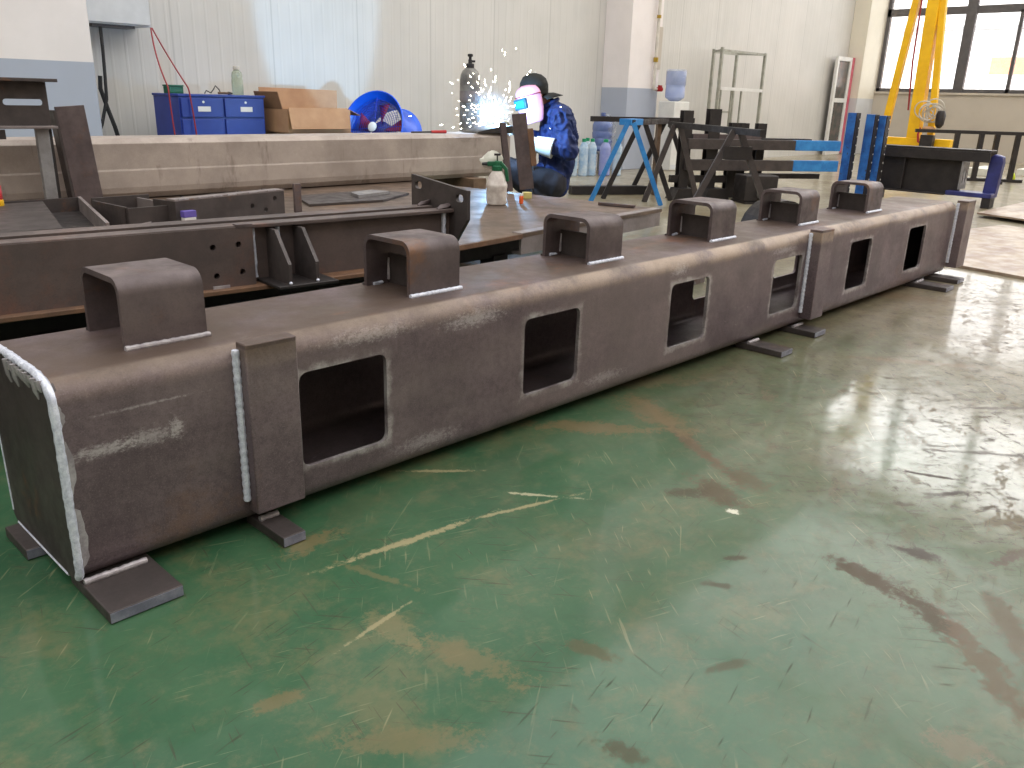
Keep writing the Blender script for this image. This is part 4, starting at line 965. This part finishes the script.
# mask: curved shell with a domed top and a window
mc = L(-.155,-.045,.885); tilt = Matrix.Rotation(R(-15), 3, FF)
az = (-FR*.78 - FF*.62).normalized(); ms = Vector((0,0,1)).cross(az).normalized()
def MS(a, h, r, fx=0): # a angle about the vertical axis of the mask, h height
    v = az*cos(a)*r*1.0 + ms*sin(a)*r*.98 + Vector((0,0,h))
    return mc + tilt @ v
w = MB(); rows = []
HS = [(-.15,.120,1.25),(-.14,.124,1.38),(-.10,.126,1.5),(-.04,.126,1.62),(.03,.124,1.65),(.062,.122,1.65),(.07,.124,1.65),(.10,.118,1.6),(.128,.098,1.5),(.146,.06,1.4),(.15,.015,1.3)]
N_ = 28
for h, r, am in HS: rows.append([w.bm.verts.new(MS(-am+2*am*k/N_, h, r)) for k in range(N_+1)])
for A, B in zip(rows, rows[1:]):
    for k in range(N_): w.bm.faces.new((A[k], A[k+1], B[k+1], B[k]))
o = obj('welding_mask', w, 'pink', wp, 0, 60); m_ = o.modifiers.new('s', 'SOLIDIFY'); m_.thickness = .004
w = MB(); w.tube([MS(-1.6+3.2*k/24, .066, .127) for k in range(25)], .004, 6); obj('mask_rim', w, 'redcable', o)
fwm = Matrix((ms, Vector((0,0,1)), az)).transposed(); fwm = (tilt @ fwm).to_4x4()
fwm.translation = MS(.0, .012, .118)
obj('lens_frame', MB().box(-.072,.072,-.042,.042,-.010,.014, fwm), 'lensframe', o, .004); obj('lens', MB().box(-.056,.056,-.028,.028,.0145,.018, fwm), 'lens', o)
# cap worn backwards
cpm = Matrix.Translation(L(-.145,-.005,1.005)) @ Matrix.Rotation(R(1), 4, FF)
w = MB(); w.lathe([(.118,-.045),(.120,-.02),(.116,.03),(.096,.075),(.058,.102),(.012,.112)], 26, cpm)
o = obj('cap', w, 'capcloth', wp, 0, 60)
w = MB(); V = []
for i in range(9):
    a = -1.05+2.1*i/8
    for r, zz in ((.105,-.035),(.165,-.030),(.24*(1-.10*abs(a)),-.046)):
        V.append(w.bm.verts.new(cpm @ (FR*cos(a)*r + FF*sin(a)*r*.8 + Vector((0,0,zz-.035*a*a)))))
for i in range(8):
    for j in range(2): w.bm.faces.new((V[i*3+j],V[i*3+j+1],V[i*3+3+j+1],V[i*3+3+j]))
b_ = obj('brim', w, 'capcloth', o, 0, 60); m_ = b_.modifiers.new('s', 'SOLIDIFY'); m_.thickness = .006
w = MB().sphere(cpm @ Vector((0,0,.112)), .012, 8, 6); obj('button', w, 'label', o)
# torch
ARC = Vector((4.36,3.27,.745))
t = thing('welding_torch', 'thin black welding torch held in the gloved hand of the person', 'welding torch', P0)
hp_ = L(-.26,-.12,.61); tip = ARC-P0+Vector((.03,-.02,.01))
obj('handle', MB().tube([hp_-(tip-hp_)*.25, hp_+(tip-hp_)*.35], [.016,.013], 10), 'blackrub', t); obj('neck', MB().tube([hp_+(tip-hp_)*.3, hp_+(tip-hp_)*.7+Vector((0,0,.03)), tip], [.009,.008,.006], 8), 'brass', t)
obj('lead', MB().tube([hp_-(tip-hp_)*.25, L(-.12,-.2,.50), L(-.15,-.22,.25), L(-.1,-.3,.02)], .010, 8), 'blackrub', t)
# arc and sparks
tag(obj('arc_glow', MB().sphere(ARC, .022, 12, 8), 'arc'), 'blinding blue-white welding arc at the end of the beige beam', 'welding arc')
w = MB()
for k in range(150):
    th = random.uniform(0, 2*pi); el = random.gauss(.55,.5); sp_ = abs(random.gauss(.0,.17))+.02
    d = (FR*(cos(th)*cos(el)-.45) + FF*sin(th)*cos(el)*.5 + Vector((0,0,sin(el)*1.0))).normalized()
    p = ARC + d*sp_*1.25
    if p.z < .69 and abs(p.y-3.27) < .2: p.z = .69+random.uniform(0,.05)
    ln = random.uniform(.004,.028); r = random.uniform(.0012,.0026)
    q = p + (d+Vector((0,0,-.2))).normalized()*ln
    w.tube([p, q], [r, r*.5], 5)
for k in range(9):
    p = ARC + FR*random.uniform(-.22,.12) + FF*random.uniform(-.1,.1) + Vector((0,0,random.uniform(.12,.30)))
    w.tube([p, p+Vector((random.uniform(-.01,.01),0,random.uniform(.02,.05)))], [.002,.001], 5)
tag(obj('weld_sparks', w, 'spark'), 'spray of white sparks flying from the weld on the beige beam', 'sparks', None, 'stuff')
# weld fume
n = bpy.data.materials.new('weld_fume'); n.use_nodes = True; nt = n.node_tree; nt.nodes.clear()
out = nt.nodes.new('ShaderNodeOutputMaterial'); vs = nt.nodes.new('ShaderNodeVolumeScatter'); nt.links.new(vs.outputs[0], out.inputs['Volume'])
tc = nt.nodes.new('ShaderNodeTexCoord'); vl = nt.nodes.new('ShaderNodeVectorMath'); vl.operation = 'LENGTH'; nt.links.new(tc.outputs['Object'], vl.inputs[0])
mr = nt.nodes.new('ShaderNodeMapRange'); mr.interpolation_type = 'SMOOTHSTEP'; nt.links.new(vl.outputs['Value'], mr.inputs[0])
mr.inputs[1].default_value = .24; mr.inputs[2].default_value = .0; mr.inputs[3].default_value = 0; mr.inputs[4].default_value = 1.0
nz = nt.nodes.new('ShaderNodeTexNoise'); nz.inputs['Scale'].default_value = 9; nt.links.new(tc.outputs['Object'], nz.inputs['Vector'])
mm = nt.nodes.new('ShaderNodeMath'); mm.operation = 'MULTIPLY'; nt.links.new(mr.outputs[0], mm.inputs[0]); nt.links.new(nz.outputs['Fac'], mm.inputs[1]); nt.links.new(mm.outputs[0], vs.inputs['Density'])
vs.inputs['Color'].default_value = (.9,.95,1,1)
o = obj('weld_smoke', MB().sphere((0,0,0), (.26,.26,.26), 20, 14), n); o.location = ARC+Vector((-.08,.06,.07))
tag(o, 'thin bluish weld smoke hanging round the sparks', 'smoke', None, 'stuff')

# ------------------------------------------------------------------ light
W = bpy.data.worlds.new('world'); SC.world = W; W.use_nodes = True
bg = W.node_tree.nodes['Background']; bg.inputs[0].default_value = (1,.955,.92,1); bg.inputs[1].default_value = 7.0
def area(name, loc, rot, sx, sy, e, col=(1,1,1)):
    l = bpy.data.lights.new(name, 'AREA'); l.shape = 'RECTANGLE'; l.size = sx; l.size_y = sy; l.energy = e; l.color = col
    o = bpy.data.objects.new(name, l); o.location = loc; o.rotation_euler = rot; COL.objects.link(o); return o
for i, (x, y) in enumerate(((-5.4,-5.2),(1.1,-5.2),(7.6,-5.2),(14.1,-5.2),(-5.4,2.0),(1.1,2.0),(7.6,2.0),(14.1,2.0))):
    area('skylight', (x,y,7.95), (0,0,0), 6.3, 7.0, 300, (.985,.99,1))
# daylight entering by the window wall
for a, b in WINS: area('window_daylight', (XW-.06,(a+b)/2,(WZ0+WZ1)/2), (0,R(90),0), WZ1-WZ0-.1, b-a-.1, 50, (.95,.98,1))
# the arc lights jacket and platform; an added spot shapes its band on the wall
l = bpy.data.lights.new('arc_light', 'POINT'); l.energy = 52; l.color = (.30,.60,1); l.shadow_soft_size = .03
o = bpy.data.objects.new('arc_light', l); o.location = ARC+Vector((.0,-.03,.05)); COL.objects.link(o)
l = bpy.data.lights.new('added_arc_spot', 'SPOT'); l.energy = 190; l.color = (.30,.62,1); l.spot_size = R(52); l.spot_blend = .35; l.shadow_soft_size = .04
o = bpy.data.objects.new('added_arc_spot', l); o.location = ARC+Vector((-.02,.03,.06)); COL.objects.link(o)
o.rotation_euler = (Vector((4.72,6.2,1.75))-o.location).to_track_quat('-Z','Y').to_euler(); o.scale = (.55,1,1)

# ------------------------------------------------------------------ camera
cam = bpy.data.cameras.new('camera'); co = bpy.data.objects.new('camera', cam); COL.objects.link(co)
f_, pit, rol, yaw = 836.3143, .330585, .028785, .809861
Fv = Vector((sin(yaw)*cos(pit), cos(yaw)*cos(pit), -sin(pit))); R0 = Vector((cos(yaw), -sin(yaw), 0)); U0 = R0.cross(Fv)
Rv = R0*cos(rol)+U0*sin(rol); Uv = -R0*sin(rol)+U0*cos(rol)
mw = Matrix((Rv, Uv, -Fv)).transposed().to_4x4(); mw.translation = (-.44,-1.54,.9285); co.matrix_world = mw
cam.sensor_width = 36; cam.lens = f_*36/1024; cam.clip_end = 200; cam.clip_start = .05
SC.camera = co
vs_ = SC.view_settings; vs_.view_transform = 'Standard'; vs_.look = 'None'; vs_.exposure = 0.0; vs_.gamma = 1; vs_.use_curve_mapping = False
SC.display_settings.display_device = 'sRGB'
try: SC.cycles.use_denoising = True
except Exception: pass
